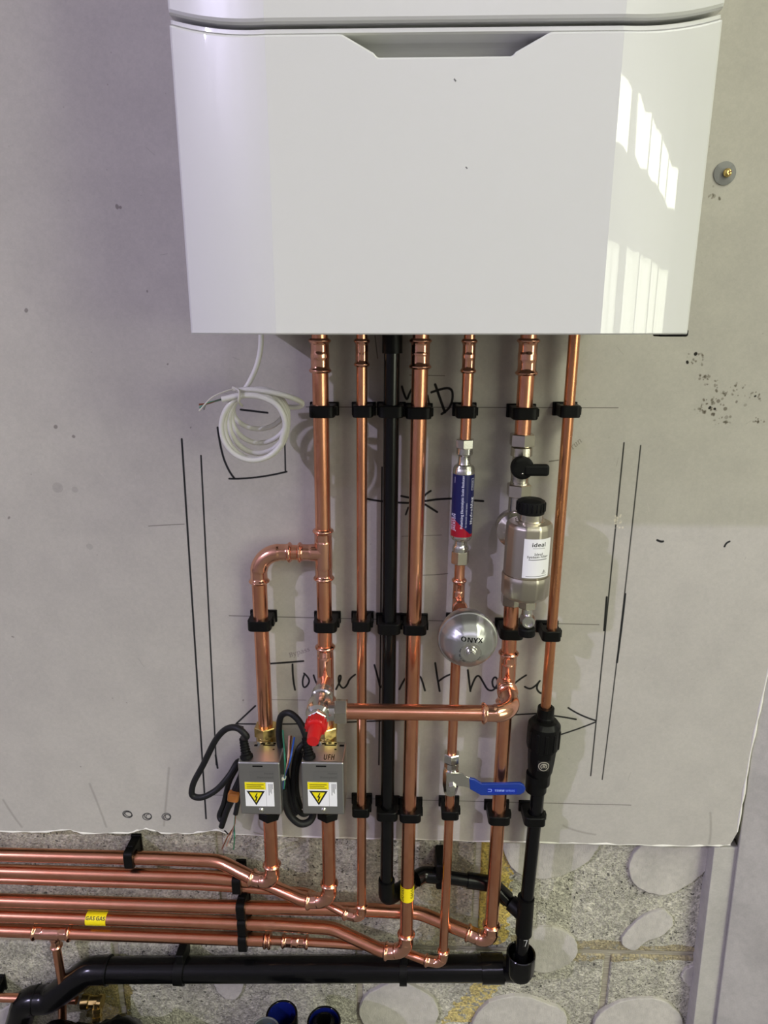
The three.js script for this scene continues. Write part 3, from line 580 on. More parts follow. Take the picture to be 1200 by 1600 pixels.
// yellow tape
{
  const tape = (o, s0, s1, label, turn) => {
    const m = canvasTex(256, 128, (g, w, h) => { g.fillStyle = '#f2dc10'; g.fillRect(0, 0, w, h); g.fillStyle = '#1c1a08'; g.font = 'bold 34px sans-serif'; for (let k = 0; k < 4; k++) for (let j = 0; j < 2; j++) { g.save(); g.translate(k * 64 + 32, j * 64 + 32 + (k % 2) * 28); if (turn) g.rotate(Math.PI / 2); g.textAlign = 'center'; g.textBaseline = 'middle'; g.font = 'bold 31px sans-serif'; g.fillText('GAS', 0, 0); g.restore(); } });
    m.wrapS = m.wrapT = THREE.RepeatWrapping;
    const sub = o.path.sub(s0, s1), g = sweep(sub, o.r + 0.0004, 24, false), uv = g.attributes.uv;
    for (let i = 0; i < uv.count; i++) uv.setXY(i, uv.getX(i) / 0.012 / (2 * Math.PI) * 1, uv.getY(i) / (s1 - s0));
    part(o.t, 'gas_tape', g, std({ map: m, roughness: 0.45 }), o.t, label);
  };
  const s = gas.path.near(at(637, 1392, ZP)); tape(gas, s - 0.014, s + 0.014, 'yellow tape printed GAS', true);
  const h = gas.path.near(at(153, 1436, ZH)); tape(gas, h - 0.018, h + 0.018, 'yellow tape printed GAS', true);
}

// ------------------------------------------------------------------ black plastic pipework
function plain(t, name, pts, r, fillet, mat, parent, seg = 26) { return part(t, name, sweep(route(pts, fillet), r, seg), mat, parent); }
{
  const r = 0.0107, z = 0.027;
  const top = at(613, 545, z), bot = at(604, 1398, z);
  const t = thing('condensate_pipe', 'black plastic upright pipe between the copper pipes with elbow at the bottom', 'pipe', bot);
  plain(t, 'pipe', [up(top, 0.06), bot], r, 0.01, M.blackGloss);
  const p = route([up(bot, 0.03), V(bot.x, bot.y - 0.006, bot.z), at(630, 1389, 0.0), at(648, 1372, -0.006)], [0.012, 0.03]);
  part(t, 'elbow', sweep(p, 0.0135, 26), M.black);
  plain(t, 'coupling', [up(top, 0.02), at(613, 552, z)], 0.0135, 0.01, M.black);
  const a = at(640, 1378, -0.002), b = at(662, 1366, 0.0), c = at(768, 1381, 0.0);
  plain(t, 'pipe', [a, b, at(715, 1373, 0.0), c, at(800, 1412, 0.008), at(822, 1432, 0.022)], r, 0.02, M.blackGloss);
  plain(t, 'elbow', [at(650, 1373, 0.01), b, at(690, 1369, 0.0)], 0.0132, 0.02, M.blackGloss);
  plain(t, 'elbow', [at(730, 1375, 0), c, at(792, 1404, 0)], 0.0132, 0.02, M.blackGloss);
  const clip = part(t, 'clip', rbox(0.02, 0.05, 0.05, 0.004).translate(at(690, 1366, 0).x, at(690, 1366, 0).y + 0.004, -0.012), M.black);
}
{
  const r = 0.0107, z = ZP;
  const a = at(842, 1205, z), b = at(815, 1488, z);
  const t = thing('waste_pipe', 'black plastic pipe below the tundish with a branch tee', 'pipe', b);
  plain(t, 'pipe', [at(845, 1190, z), at(813, 1505, z)], r, 0.01, M.blackGloss);
  plain(t, 'collar', [at(839, 1208, z), at(837, 1234, z)], 0.0165, 0.01, M.black);
  plain(t, 'tee', [at(822, 1402, z), at(818, 1458, z)], 0.0138, 0.01, M.black);
  plain(t, 'tee_branch', [at(822, 1432, z), at(798, 1410, 0.01)], 0.0135, 0.01, M.black);
  const mk = canvasTex(64, 128, (g, w, h) => { g.fillStyle = '#0d0d0d'; g.fillRect(0, 0, w, h); g.strokeStyle = '#c8c8c8'; g.lineWidth = 9; g.beginPath(); g.moveTo(8, 24); g.lineTo(54, 18); g.lineTo(30, 118); g.stroke(); });
  const q = at(821, 1474, z + 0.0115); part(t, 'pen_mark', new THREE.PlaneGeometry(0.008, 0.017).rotateX(-0.0).translate(q.x, q.y, z + 0.0112), std({ map: mk, roughness: 0.4 }));
}
// the big waste along the wall
{
  const r = 0.0215, z = -0.006;
  const R0 = at(812, 1512, z), c = V(at(814, 1512, 0.008).x, at(812, 1513, 0.008).y, 0.03);
  const t = thing('waste_pipe', 'thick black waste pipe running horizontally below the copper pipes', 'pipe', at(300, 1516, z));
  const l0 = at(146, 1516, z);
  plain(t, 'pipe', [at(760, 1513, z), l0], r, 0.02, M.blackGloss, t, 32);
  const bend = route([at(172, 1516, z), at(140, 1516, z), at(78, 1562, z), at(40, 1562, z), at(18, 1640, z)], [0.035, 0.035, 0.03]);
  part(t, 'offset_bend', sweep(bend, r + 0.0022, 32), M.blackGloss);
  const rib = (px, py, d) => { const g = sweep(new Path([at(px, py, z).addScaledVector(d, -0.0014), at(px, py, z).addScaledVector(d, 0.0014)]), r + 0.0032, 32); return g; };
  part(t, 'seam', rib(170, 1516, V(1, 0, 0)), M.black); part(t, 'seam', rib(57, 1562, V(1, 0, 0)), M.black);
  plain(t, 'coupling', [at(786, 1513, z), at(752, 1513, z)], r + 0.003, 0.01, M.blackGloss, t, 32);
  const ec = at(812, 1515, 0.008);
  plain(t, 'pipe', [at(790, 1513, z), at(818, 1514, 0.016)], r, 0.01, M.blackGloss, t, 32);
  // open socket into which the small pipe drops
  const sk = lathe([[0.001, -0.026], [0.012, -0.025], [0.02, -0.019], [0.0238, -0.008], [0.0245, 0.004], [0.0245, 0.026], [0.0232, 0.0275], [0.0215, 0.026], [0.0205, 0.004], [0.012, -0.006], [0, -0.006]], 36);
  const sp = at(813, 1508, 0.024); part(t, 'socket', sk.translate(sp.x, sp.y, 0.024), M.blackGloss);
  // pipe brackets
  for (const [px, w] of [[283, 0.017], [630, 0.013]]) {
    const p = at(px, 1515, z), g = sweep(new Path([V(p.x - w / 2, p.y, z), V(p.x + w / 2, p.y, z)]), r + 0.0035, 32);
    const br = part(t, 'bracket', g, M.black); part(t, 'bracket_arm', rbox(w * 0.9, 0.03, 0.04, 0.003).translate(p.x + 0.002, p.y + 0.026, -0.016), M.black, br);
  }
}
// tundish / waterless trap
{
  const c = at(849, 1150, ZP), dir = at(852, 1112, ZP).sub(at(842, 1215, ZP)).normalize();
  const y = (py) => at(849, py, ZP).y - c.y;
  const t = thing('tundish', 'black bulbous dry trap fitting with round ring emblem below rightmost copper pipe', 'pipe fitting', c);
  part(t, 'inlet_nut', aim(lathe([[0.008, y(1104)], [0.0125, y(1105)], [0.0128, y(1118)], [0.0135, y(1119)], [0.0135, y(1126)], [0.01, y(1127)]], 14), c, dir), M.black);
  part(t, 'body', aim(lathe([[0.012, y(1123)], [0.019, y(1125)], [0.0242, y(1131)], [0.0248, y(1138)], [0.0248, y(1162)], [0.0232, y(1167)], [0.0216, y(1168)], [0.0205, y(1185)], [0.0188, y(1202)], [0.0172, y(1206)], [0.0168, y(1207)], [0.0168, y(1222)], [0.011, y(1223)]], 36), c, dir), M.black);
  for (let i = 0; i < 5; i++) { const a = -1.1 + i * 0.55; part(t, 'grip_rib', aim(rbox(0.005, 0.03, 0.002, 0.0008).translate(0, (y(1138) + y(1162)) / 2, 0.0248).rotateY(a), c, dir), M.black); }
  const mk = canvasTex(128, 128, (g) => { g.fillStyle = '#0d0d0d'; g.fillRect(0, 0, 128, 128); g.strokeStyle = '#a8a294'; g.lineWidth = 9; g.beginPath(); g.arc(64, 64, 52, 0, 7); g.stroke(); g.lineWidth = 10; g.beginPath(); g.arc(64, 64, 30, 2.2, 6.9); g.stroke(); g.fillStyle = '#a8a294'; g.font = 'bold 62px sans-serif'; g.textAlign = 'center'; g.fillText('R', 66, 84); });
  const lg = new THREE.CylinderGeometry(0.0212, 0.0204, 0.0185, 16, 1, true, -0.46, 0.92); const em = lg.translate(0, y(1185), 0);
  part(t, 'emblem', aim(em, c, dir), std({ map: mk, roughness: 0.5 }));
}

// ------------------------------------------------------------------ pipe clips
function clipGeo(r, zc, h = 0.016) {
  const hw = r + 0.0062, f = zc + r + 0.0048, k = r * 0.85, s = new THREE.Shape();
  s.moveTo(-hw, 0); s.lineTo(-hw, f - k); s.quadraticCurveTo(-hw, f, -hw + k, f); s.lineTo(hw - k, f); s.quadraticCurveTo(hw, f, hw, f - k); s.lineTo(hw, 0); s.closePath();
  const p = new THREE.Path(); p.absarc(0, zc, r + 0.0002, 0, Math.PI * 2, true); s.holes.push(p);
  const p2 = new THREE.Path(); const d = zc - r - 0.006; if (d > 0.014) { p2.moveTo(-hw * 0.6, 0.006); p2.lineTo(hw * 0.6, 0.006); p2.lineTo(hw * 0.6, d); p2.lineTo(-hw * 0.6, d); p2.closePath(); s.holes.push(p2); }
  const g = new THREE.ExtrudeGeometry(s, { depth: h - 0.002, bevelEnabled: true, bevelThickness: 0.001, bevelSize: 0.001, bevelOffset: -0.001, bevelSegments: 1, curveSegments: 10 });
  g.translate(0, 0, -(h - 0.002) / 2); g.rotateX(Math.PI / 2); g.scale(1, -1, 1);   // depth along y, shape y -> z
  g.scale(1, -1, 1); return g;
}
function clip(px, py, r, zc, label, horizontal = false, zWall = 0, h = 0.016) {
  const p = at(px, py, zc), t = thing('pipe_clip', label, 'pipe clip', V(p.x, p.y, zWall), 'black pipe clips');
  const place = (g) => { if (horizontal) g.rotateZ(Math.PI / 2); return g.translate(p.x, p.y, zWall); };
  const hw = r + 0.0062, z = zc - zWall;
  part(t, 'ring', place(clipGeo(r, z, h)), M.black);
  part(t, 'latch', place(rbox(0.004, h * 0.7, 0.01, 0.001).translate(hw + 0.001, 0, z - 0.004)), M.black);
  part(t, 'base', place(rbox(hw * 2 + 0.006, h + 0.003, 0.005, 0.001).translate(0, 0, 0.0026)), M.black);
}
const rowName = ['in the top row', 'in the middle row', 'in the bottom row'];
for (const [row, list] of [[0, [[504, 642, R22, 'on the pipe with the side tee'], [567, 642, R15, 'on the thin pipe left of the black pipe'], [611, 642, 0.0107, 'on the black upright pipe'], [654, 644, R22, 'on the gas pipe'], [728, 643, R15, 'above the blue scale reducer'], [819, 645, R22, 'above the filter valve'], [889, 642, R15, 'on the rightmost thin pipe']]],
  [1, [[407, 973, R22, 'on the left branch pipe'], [509, 975, R22, 'on the pipe with the side tee'], [565, 975, R15, 'on the thin pipe left of the black pipe'], [608, 978, 0.0107, 'on the black upright pipe'], [648, 979, R22, 'on the gas pipe'], [716, 978, R15, 'behind the round silver vessel'], [798, 986, R22, 'below the filter'], [860, 990, R15, 'on the rightmost thin pipe']]],
  [2, [[564, 1264, R15, 'on the thin pipe left of the black pipe'], [605, 1268, 0.0107, 'on the black upright pipe'], [641, 1270, R22, 'on the gas pipe'], [703, 1268, R15, 'below the blue-handled valve'], [779, 1274, R22, 'on the return pipe'], [834, 1276, 0.0107, 'on the black pipe below the tundish']]]])
  for (const [px, py, r, what] of list) clip(px, py, r, ZP, `black pipe clip ${rowName[row]} ${what}`);
clip(205, 1337, R22, ZH, 'black pipe clip on the topmost horizontal copper pipe', true, BLOCK_Z, 0.015);
clip(372, 1377, R22, ZH, 'black pipe clip on the second horizontal copper pipe', true, BLOCK_Z, 0.015);
clip(378, 1417, R22, ZH, 'uppermost black clip of the three stacked on horizontal copper pipes', true, BLOCK_Z, 0.015);
clip(380, 1442, R22, ZH, 'middle black clip of the three stacked on horizontal copper pipes', true, BLOCK_Z, 0.015);
clip(381, 1467, R22, ZH, 'lowest black clip of the three stacked on horizontal copper pipes', true, BLOCK_Z, 0.015);
clip(-14, 1557, R15, -0.004, 'black clip on the short copper pipe at the lower left', true, BLOCK_Z, 0.02);

// ------------------------------------------------------------------ scale reducer
{
  const c = cold.path.point(cold.path.near(at(725, 780, ZP))), dir = cold.path.dir(0.2).negate();
  const y = (py) => cold.path.point(cold.path.near(at(725, py, ZP))).distanceTo(c) * (py < 780 ? 1 : -1);
  const t = thing('scale_reducer', 'blue and red inline scale reducer with chrome ends', 'scale reducer', c);
  const bodyR = 0.0152;
  part(t, 'nut', aim(hexNut(0.0225, y(685) - y(700)).translate(0, (y(685) + y(700)) / 2, 0), c, dir, 0.3), M.chrome);
  part(t, 'neck', aim(lathe([[0.0075, y(699)], [0.0112, y(700)], [0.0115, y(709)], [0.0085, y(713)], [0.0083, y(720)], [0.0095, y(725)], [0.0125, y(727)], [0.0146, y(731)], [0.0152, y(734)], [0.0152, y(739)], [0.013, y(739.5)]], 32), c, dir), M.chrome);
  const lm = canvasTex(1024, 1024, (g, w, h) => {
    g.fillStyle = '#171a52'; g.fillRect(0, 0, w, h);
    g.fillStyle = '#a01228'; g.beginPath(); g.moveTo(0, h); g.lineTo(0, h * 0.7); g.lineTo(w * 0.36, h * 0.7); g.lineTo(w * 0.62, h * 0.95); g.lineTo(w, h * 0.98); g.lineTo(w, h); g.fill();
    const tx = (s, x, y, sz, b) => { g.save(); g.translate(x * w, y * h); g.rotate(-Math.PI / 2); g.font = `${b ? 'bold ' : ''}${sz}px sans-serif`; g.fillStyle = '#d8d8ea'; g.fillText(s, 0, 0); g.restore(); };
    tx('WATER &', 0.33, 0.9, 66, true); tx('JACKSON', 0.385, 0.9, 66, true);
    tx('Polarising Electrolytic Scale Reducer', 0.5, 0.86, 50, true); tx('for domestic combi boilers', 0.56, 0.84, 34);
    tx('HydroMag', 0.68, 0.8, 92, true); tx('15mm', 0.66, 0.22, 46); g.strokeStyle = '#d8d8ea'; g.lineWidth = 5; g.strokeRect(w * 0.62, h * 0.06, w * 0.05, h * 0.18); tx('15mm', 0.36, 0.14, 36);
  });
  const L = y(739) - y(835);
  const cyl = new THREE.CylinderGeometry(bodyR, bodyR, L, 40, 1, true, -Math.PI, Math.PI * 2).translate(0, (y(739) + y(835)) / 2, 0);
  part(t, 'body', aim(cyl, c, dir), std({ map: lm, roughness: 0.28 }));
  part(t, 'lower_neck', aim(lathe([[0.013, y(834.5)], [0.0152, y(835)], [0.0152, y(838)], [0.013, y(842)], [0.0092, y(845)], [0.0092, y(850)], [0.0105, y(852)], [0.0118, y(856)], [0.0112, y(861)], [0.0075, y(862)]], 32), c, dir), M.chrome);
  part(t, 'nut', aim(hexNut(0.0225, y(860) - y(880)).translate(0, (y(860) + y(880)) / 2, 0), c, dir, 0.2), M.nickel);
}
// ------------------------------------------------------------------ expansion vessel
{
  const c = cold.teeC, cz = 0.110, cc = V(at(731, 1001, 0.116).x, c.y, 0);
  cc.y = at(731, 1000, 0.116).y;
  const t = thing('expansion_vessel', 'round silver mini expansion vessel with dark lettering on its dome', 'expansion vessel', V(cc.x, cc.y, c.z));
  const dm = canvasTex(512, 512, (g, w, h) => {
    g.fillStyle = '#b3b4b2'; g.fillRect(0, 0, w, h); g.fillStyle = '#141414'; g.textAlign = 'center';
    g.save(); g.translate(270, 196); g.rotate(0.1); g.scale(1.25, 1); g.font = 'bold 54px sans-serif'; g.fillText('ONYX', 0, 0); g.restore();
    g.font = 'bold 17px sans-serif'; g.fillStyle = '#4a4a4a'; const s = 'MAX 10 BAR  TEMP 99C  MINI EXPANSION VESSEL  0.16L '; for (let i = 0; i < s.length; i++) { const a = -2.6 + i / s.length * 5.2 - Math.PI / 2 + Math.PI / 2 * 0; g.save(); g.translate(262, 300); g.rotate(a + Math.PI / 2); g.fillText(s[i], 0, i % 2 ? -82 : -82); g.restore(); }
    const s2 = 'POTABLE WATER SYSTEMS'; for (let i = 0; i < s2.length; i++) { g.save(); g.translate(262, 300); g.rotate(-1.8 + i / s2.length * 3.6); g.fillText(s2[i], 0, -58); g.restore(); }
  });
  const R = 0.0405, prof = [[0.006, -0.05], [0.0075, -0.048], [0.0075, -0.036], [0.012, -0.034], [0.025, -0.03], [0.035, -0.02], [R - 0.002, -0.006], [R - 0.001, -0.003], [R, -0.001], [R, 0.003], [R - 0.0012, 0.005], [R - 0.0028, 0.0055], [R - 0.004, 0.008], [0.0345, 0.016], [0.030, 0.0225], [0.024, 0.028], [0.016, 0.032], [0.008, 0.0338], [0.0, 0.034]];
  const g = lathe(prof.slice(0, 12), 48), d = lathe(prof.slice(11), 48);
  const vm = std({ color: lin(0.5, 0.5, 0.49), metalness: 1, roughness: 0.33 });
  const dir = V(0, -0.0, 1);
  part(t, 'shell', aim(g, V(cc.x, cc.y, cz), dir), vm);
  const dg = aim(d, V(0, 0, 0), dir), uv = dg.attributes.uv, ps = dg.attributes.position;
  for (let i = 0; i < uv.count; i++) uv.setXY(i, 0.5 + ps.getX(i) / (2 * R), 0.5 + ps.getY(i) / (2 * R));
  dg.translate(cc.x, cc.y, cz);
  part(t, 'dome', dg, std({ map: dm, metalness: 0.9, roughness: 0.33 }));
  part(t, 'stem', sweep(new Path([V(c.x, c.y, c.z + 0.02), V(cc.x, cc.y, cz - 0.04)]), 0.0075, 18), M.chrome);
  const v = part(t, 'valve_cap', aim(lathe([[0.0135, 0], [0.0132, 0.0012], [0.009, 0.0018], [0.0085, 0.003], [0.0065, 0.0035], [0.006, 0.009], [0.0048, 0.0098], [0.0044, 0.012], [0, 0.0123]], 24), V(cc.x + 0.0015, cc.y - 0.004, cz + 0.0325), dir), M.chrome);
}
// ------------------------------------------------------------------ isolating valve with blue lever
{
  const s = (py) => cold.path.point(cold.path.near(at(708, py, ZP))), c = s(1212), dir = cold.path.dir(0.5).negate(), y = (py) => s(py).distanceTo(c) * (py < 1212 ? 1 : -1);
  const t = thing('lever_valve', 'chrome inline valve with a blue lever pointing right', 'valve', c);
  part(t, 'nut', aim(hexNut(0.0222, y(1176) - y(1189)).translate(0, (y(1176) + y(1189)) / 2, 0), c, dir, 0.4), M.chrome);
  part(t, 'body', aim(lathe([[0.008, y(1189)], [0.0115, y(1190)], [0.012, y(1196)], [0.0105, y(1199)], [0.0118, y(1201)], [0.0132, y(1206)], [0.0132, y(1224)], [0.012, y(1229)], [0.0108, y(1236)], [0.0095, y(1239)], [0.0075, y(1240)]], 10), c, dir), M.chrome);
  part(t, 'spindle', new THREE.CylinderGeometry(0.0065, 0.0075, 0.014, 18).rotateX(Math.PI / 2).translate(c.x, c.y, c.z + 0.017), M.chrome);
  const z = c.z + 0.026, P = (px, py) => { const p = at(px, py, z); return [p.x, p.y]; };
  const plate = (pts, th, b, zz) => { const sh = new THREE.Shape(pts.map(([a, b2]) => new THREE.Vector2(a, b2))); const g = new THREE.ExtrudeGeometry(sh, { depth: th, bevelEnabled: true, bevelThickness: b, bevelSize: b, bevelOffset: 0, bevelSegments: 3 }); g.translate(0, 0, zz - th / 2); return g; };
  part(t, 'lever_arm', plate([P(697, 1208), P(722, 1208), P(728, 1213), P(744, 1219), P(742, 1233), P(724, 1228), P(700, 1226)], 0.0015, 0.0003, z), M.chrome);
  const lever = part(t, 'lever_grip', plate([P(734.5, 1216.5), P(741, 1218), P(752, 1225), P(812, 1224), P(817, 1227), P(819, 1231), P(817, 1236), P(812, 1239), P(752, 1240), P(736, 1231)], 0.002, 0.0018, z), M.blue);
  const tm = canvasTex(256, 48, (g, w, h) => { g.fillStyle = '#0d2a9c'; g.fillRect(0, 0, w, h); g.fillStyle = '#9fb4f0'; g.font = 'bold 30px sans-serif'; g.fillText('15MM', 62, 35); g.fillStyle = '#6f8ae0'; g.font = 'bold 30px sans-serif'; g.fillText('WRAS', 158, 35); g.strokeStyle = '#9fb4f0'; g.lineWidth = 5; g.beginPath(); g.moveTo(6, 12); g.lineTo(34, 12); g.lineTo(38, 24); g.lineTo(34, 36); g.lineTo(6, 36); g.stroke(); });
  const [x0, y0] = P(784, 1233.5); part(t, 'lettering', new THREE.PlaneGeometry(0.045, 0.0085).translate(x0, y0, z + 0.0029), std({ map: tm, roughness: 0.35 }), lever);
  part(t, 'lever_nut', aim(hexNut(0.011, 0.006), V(c.x, c.y, z + 0.003), V(0, 0, 1), 0.3), M.chrome);
}
// ------------------------------------------------------------------ system filter with isolating valve
{
  const s = (py) => ret.path.point(ret.path.near(at(812, py, ZP))), c = s(830), dir = ret.path.dir(0.3).negate(), y = (py) => s(py).distanceTo(c) * (py < 830 ? 1 : -1);
  const tv = thing('isolating_valve', 'nickel valve with a black turn handle above the filter', 'valve', s(725));
  const cv = s(725), yv = (py) => s(py).distanceTo(cv) * (py < 725 ? 1 : -1);
  part(tv, 'nut', aim(hexNut(0.0305, yv(677) - yv(697)).translate(0, (yv(677) + yv(697)) / 2, 0), cv, dir, 0.55), M.nickel);
  part(tv, 'body', aim(lathe([[0.011, yv(697)], [0.0145, yv(699)], [0.0148, yv(711)], [0.0115, yv(714)], [0.0125, yv(722)], [0.0135, yv(735)], [0.0122, yv(746)], [0.0122, yv(752)], [0.0128, yv(754)], [0.0128, yv(757)], [0.011, yv(758)]], 28), cv, dir), M.nickel);
  part(tv, 'nut', aim(hexNut(0.0305, yv(756) - yv(775)).translate(0, (yv(756) + yv(775)) / 2, 0), cv, dir, 0.55), M.nickel);
  const hz = 0.061, hp = at(816, 731, hz);
  part(tv, 'spindle', new THREE.CylinderGeometry(0.009, 0.01, 0.03, 20).rotateX(Math.PI / 2).translate(cv.x, hp.y, 0.044), M.nickel);
  const hub = part(tv, 'handle', merge([aim(lathe([[0.0, -0.01], [0.0145, -0.009], [0.0155, 0.0], [0.0145, 0.006], [0.01, 0.0085], [0, 0.009]], 28), V(hp.x, hp.y, hz), V(0, 0, 1)), rbox(0.034, 0.0155, 0.012, 0.004, 3).translate(hp.x + 0.0175, hp.y - 0.002, hz + 0.004)]), M.blackMatte);
  part(tv, 'handle_screw', new THREE.SphereGeometry(0.0016, 10, 8).translate(hp.x - 0.001, hp.y - 0.006, hz + 0.0085), M.chrome, hub);
  // filter
  const t = thing('system_filter', 'cylindrical stainless system filter with white label and black cap', 'filter', s(940));
  const fz = 0.086, ft = at(823, 880, fz), fy = (py) => at(823, py, fz).y, FR = 0.0305;
  const fx = (py) => at(829 - (py - 800) * 0.075, py, fz).x, dF = V(fx(810) - fx(925), fy(810) - fy(925), 0).normalize(), F0 = V(fx(865), fy(865), fz), yy = (py) => fy(py) - F0.y;
  const mF = std({ color: lin(0.5, 0.46, 0.39), metalness: 1, roughness: 0.36 });
  part(t, 'canister', aim(lathe([[0.001, yy(813)], [0.0165, yy(813)], [0.027, yy(814.5)], [FR - 0.0014, yy(816.5)], [FR - 0.0003, yy(819)], [FR, yy(822)], [FR, yy(893)], [FR - 0.0012, yy(894)], [FR - 0.0012, yy(895)]], 48), F0, dF), mF);
  part(t, 'bottom_cap', aim(lathe([[FR - 0.002, yy(894)], [FR + 0.0006, yy(895)], [FR + 0.0016, yy(898)], [FR + 0.0012, yy(903)], [FR + 0.0012, yy(925)], [FR - 0.001, yy(929)], [FR - 0.006, yy(932)], [0.014, yy(935)], [0, yy(935)]], 48), F0, dF), mF);
  part(t, 'neck', aim(lathe([[0.0195, yy(815)], [0.0195, yy(812)], [0.0165, yy(811)], [0.0165, yy(798)], [0.012, yy(797)]], 36), F0, dF), M.nickel);
  const kn = []; for (let i = 0; i <= 36; i++) kn.push(i);
  part(t, 'cap', aim(merge([lathe([[0.0, yy(779)], [0.014, yy(779.5)], [0.0178, yy(782)], [0.0185, yy(788)], [0.0178, yy(801)], [0.015, yy(803)], [0, yy(803)]], 36), ...Array.from({ length: 20 }, (_, i) => { const a = i / 20 * Math.PI * 2; return rbox(0.003, yy(784) - yy(797), 0.002, 0.0006, 1).translate(0, (yy(784) + yy(797)) / 2, 0.0184).rotateY(a); })]), F0, dF), M.blackMatte);
  // head: the flange turning on the pipe line behind the canister
  const hc = at(797, 826, 0.04);
  part(t, 'head_flange', aim(lathe([[0.01, -0.018], [0.0215, -0.017], [0.0245, -0.012], [0.0248, 0.002], [0.0225, 0.006], [0.023, 0.008], [0.0255, 0.0095], [0.0255, 0.0135], [0.024, 0.015], [0.018, 0.02], [0.01, 0.03]], 44), V(hc.x + 0.006, hc.y, 0.036), V(0, 0, 1)), M.nickel);
  part(t, 'head', sweep(new Path([s(775), s(800), s(850), s(905), s(935)]), 0.0135, 28), M.nickel);
  part(t, 'lower_nut', aim(hexNut(0.029, y(925) - y(944)).translate(0, (y(925) + y(944)) / 2, 0), c, dir, 0.55), M.nickel);
  // drain
  const dr = at(824, 950, fz - 0.004);
  part(t, 'drain_nut', aim(hexNut(0.022, 0.014), V(dr.x, at(824, 942, fz - 0.004).y, fz - 0.004), dF, 0.2), M.nickel);
  const dv = part(t, 'drain_valve', merge([new THREE.CylinderGeometry(0.007, 0.008, 0.022, 18).translate(dr.x, at(824, 956, fz - 0.004).y, fz - 0.004), aim(lathe([[0, -0.01], [0.0095, -0.009], [0.0105, 0], [0.0085, 0.008], [0.006, 0.0095], [0.006, 0.006], [0, 0.006]], 22), V(dr.x + 0.0005, at(824, 969, fz).y, fz), V(0, 0, 1))]), M.chrome);
  part(t, 'drain_cap', aim(lathe([[0, -0.006], [0.0115, -0.0055], [0.012, -0.003], [0.012, 0.004], [0.0105, 0.006], [0, 0.006]], 16), at(823, 986, fz - 0.004), V(0, 1, 0)), M.blackMatte);
  const lb = canvasTex(512, 768, (g, w, h) => {
    g.fillStyle = '#e9e8ec'; g.fillRect(0, 0, w, h); g.fillStyle = '#141414'; g.textAlign = 'center';
    g.font = 'bold 108px sans-serif'; g.fillText('ideal', w / 2, 150); g.fillStyle = '#777'; g.fillRect(150, 178, 220, 9);
    g.fillStyle = '#141414'; g.font = 'bold 62px sans-serif'; g.fillText('Ideal', w / 2, 318); g.fillText('System Filter', w / 2, 372, 440); g.fillStyle = '#555'; g.fillRect(90, 398, 340, 14);
    g.strokeStyle = '#333'; g.lineWidth = 7; g.beginPath(); g.moveTo(385, 620); g.lineTo(345, 690); g.lineTo(425, 690); g.closePath(); g.stroke(); g.fillStyle = '#333'; g.fillRect(380, 640, 10, 40);
    g.fillStyle = '#666'; g.fillRect(60, 728, 390, 10);
  });
  const lh = yy(832) - yy(891);
  part(t, 'label', aim(new THREE.CylinderGeometry(FR + 0.0003, FR + 0.0003, lh, 24, 1, true, -0.36, 1.3).translate(0, (yy(832) + yy(891)) / 2, 0), F0, dF), std({ map: lb, roughness: 0.35 }), t, 'white printed label');
}
// ------------------------------------------------------------------ bypass valve
{
  const c = V(flowB.x, yBy, ZB), t = thing('bypass_valve', 'chrome angled bypass valve with a red adjuster knob', 'valve', V(flowB.x, yBy, ZP + 0.03)), d = V(0, 0, 1);
  part(t, 'inlet_nut', aim(lathe([[0.012, -0.006], [0.0152, -0.005], [0.0158, 0.0], [0.0148, 0.003], [0.0158, 0.006], [0.0158, 0.012], [0.013, 0.014]], 30), V(c.x, c.y, ZP + 0.042), d), M.chrome);
  part(t, 'body', aim(lathe([[0.012, -0.04], [0.0135, -0.039], [0.0135, -0.026], [0.0165, -0.022], [0.018, -0.015], [0.018, 0.006], [0.0165, 0.012], [0.0125, 0.016], [0.0125, 0.018], [0, 0.018]], 32), c, d), M.chrome);
  part(t, 'outlet', aim(lathe([[0.0115, 0], [0.0135, 0.001], [0.0135, 0.012], [0.012, 0.014]], 28), V(c.x + 0.012, c.y, c.z), V(1, 0, 0)), M.chrome);
  const xN = at(533, 1112, ZB).x; part(t, 'outlet_nut', aim(hexNut(0.0305, 0.017), V(xN, c.y, c.z), V(1, 0, 0), 0.15), M.nickel);
  part(t, 'bonnet', aim(hexNut(0.024, 0.008), V(c.x, c.y, c.z + 0.021), d, 0.5), M.chrome);
  const kd = V(-0.03, -0.15, 1).normalize(), k0 = V(c.x, c.y - 0.002, c.z + 0.024);
  part(t, 'knob', aim(merge([lathe([[0.0, 0.0], [0.0132, 0.0], [0.0142, 0.002], [0.0142, 0.012], [0.0128, 0.014], [0.0095, 0.015], [0.0086, 0.032], [0.0078, 0.038], [0, 0.0385]], 32), ...Array.from({ length: 16 }, (_, i) => rbox(0.0018, 0.012, 0.0018, 0.0004, 1).translate(0, 0.007, 0.0142).rotateY(i / 16 * Math.PI * 2)), rbox(0.003, 0.02, 0.004, 0.0008, 1).translate(0, 0.024, 0.0088)]), k0, kd), M.red);
}
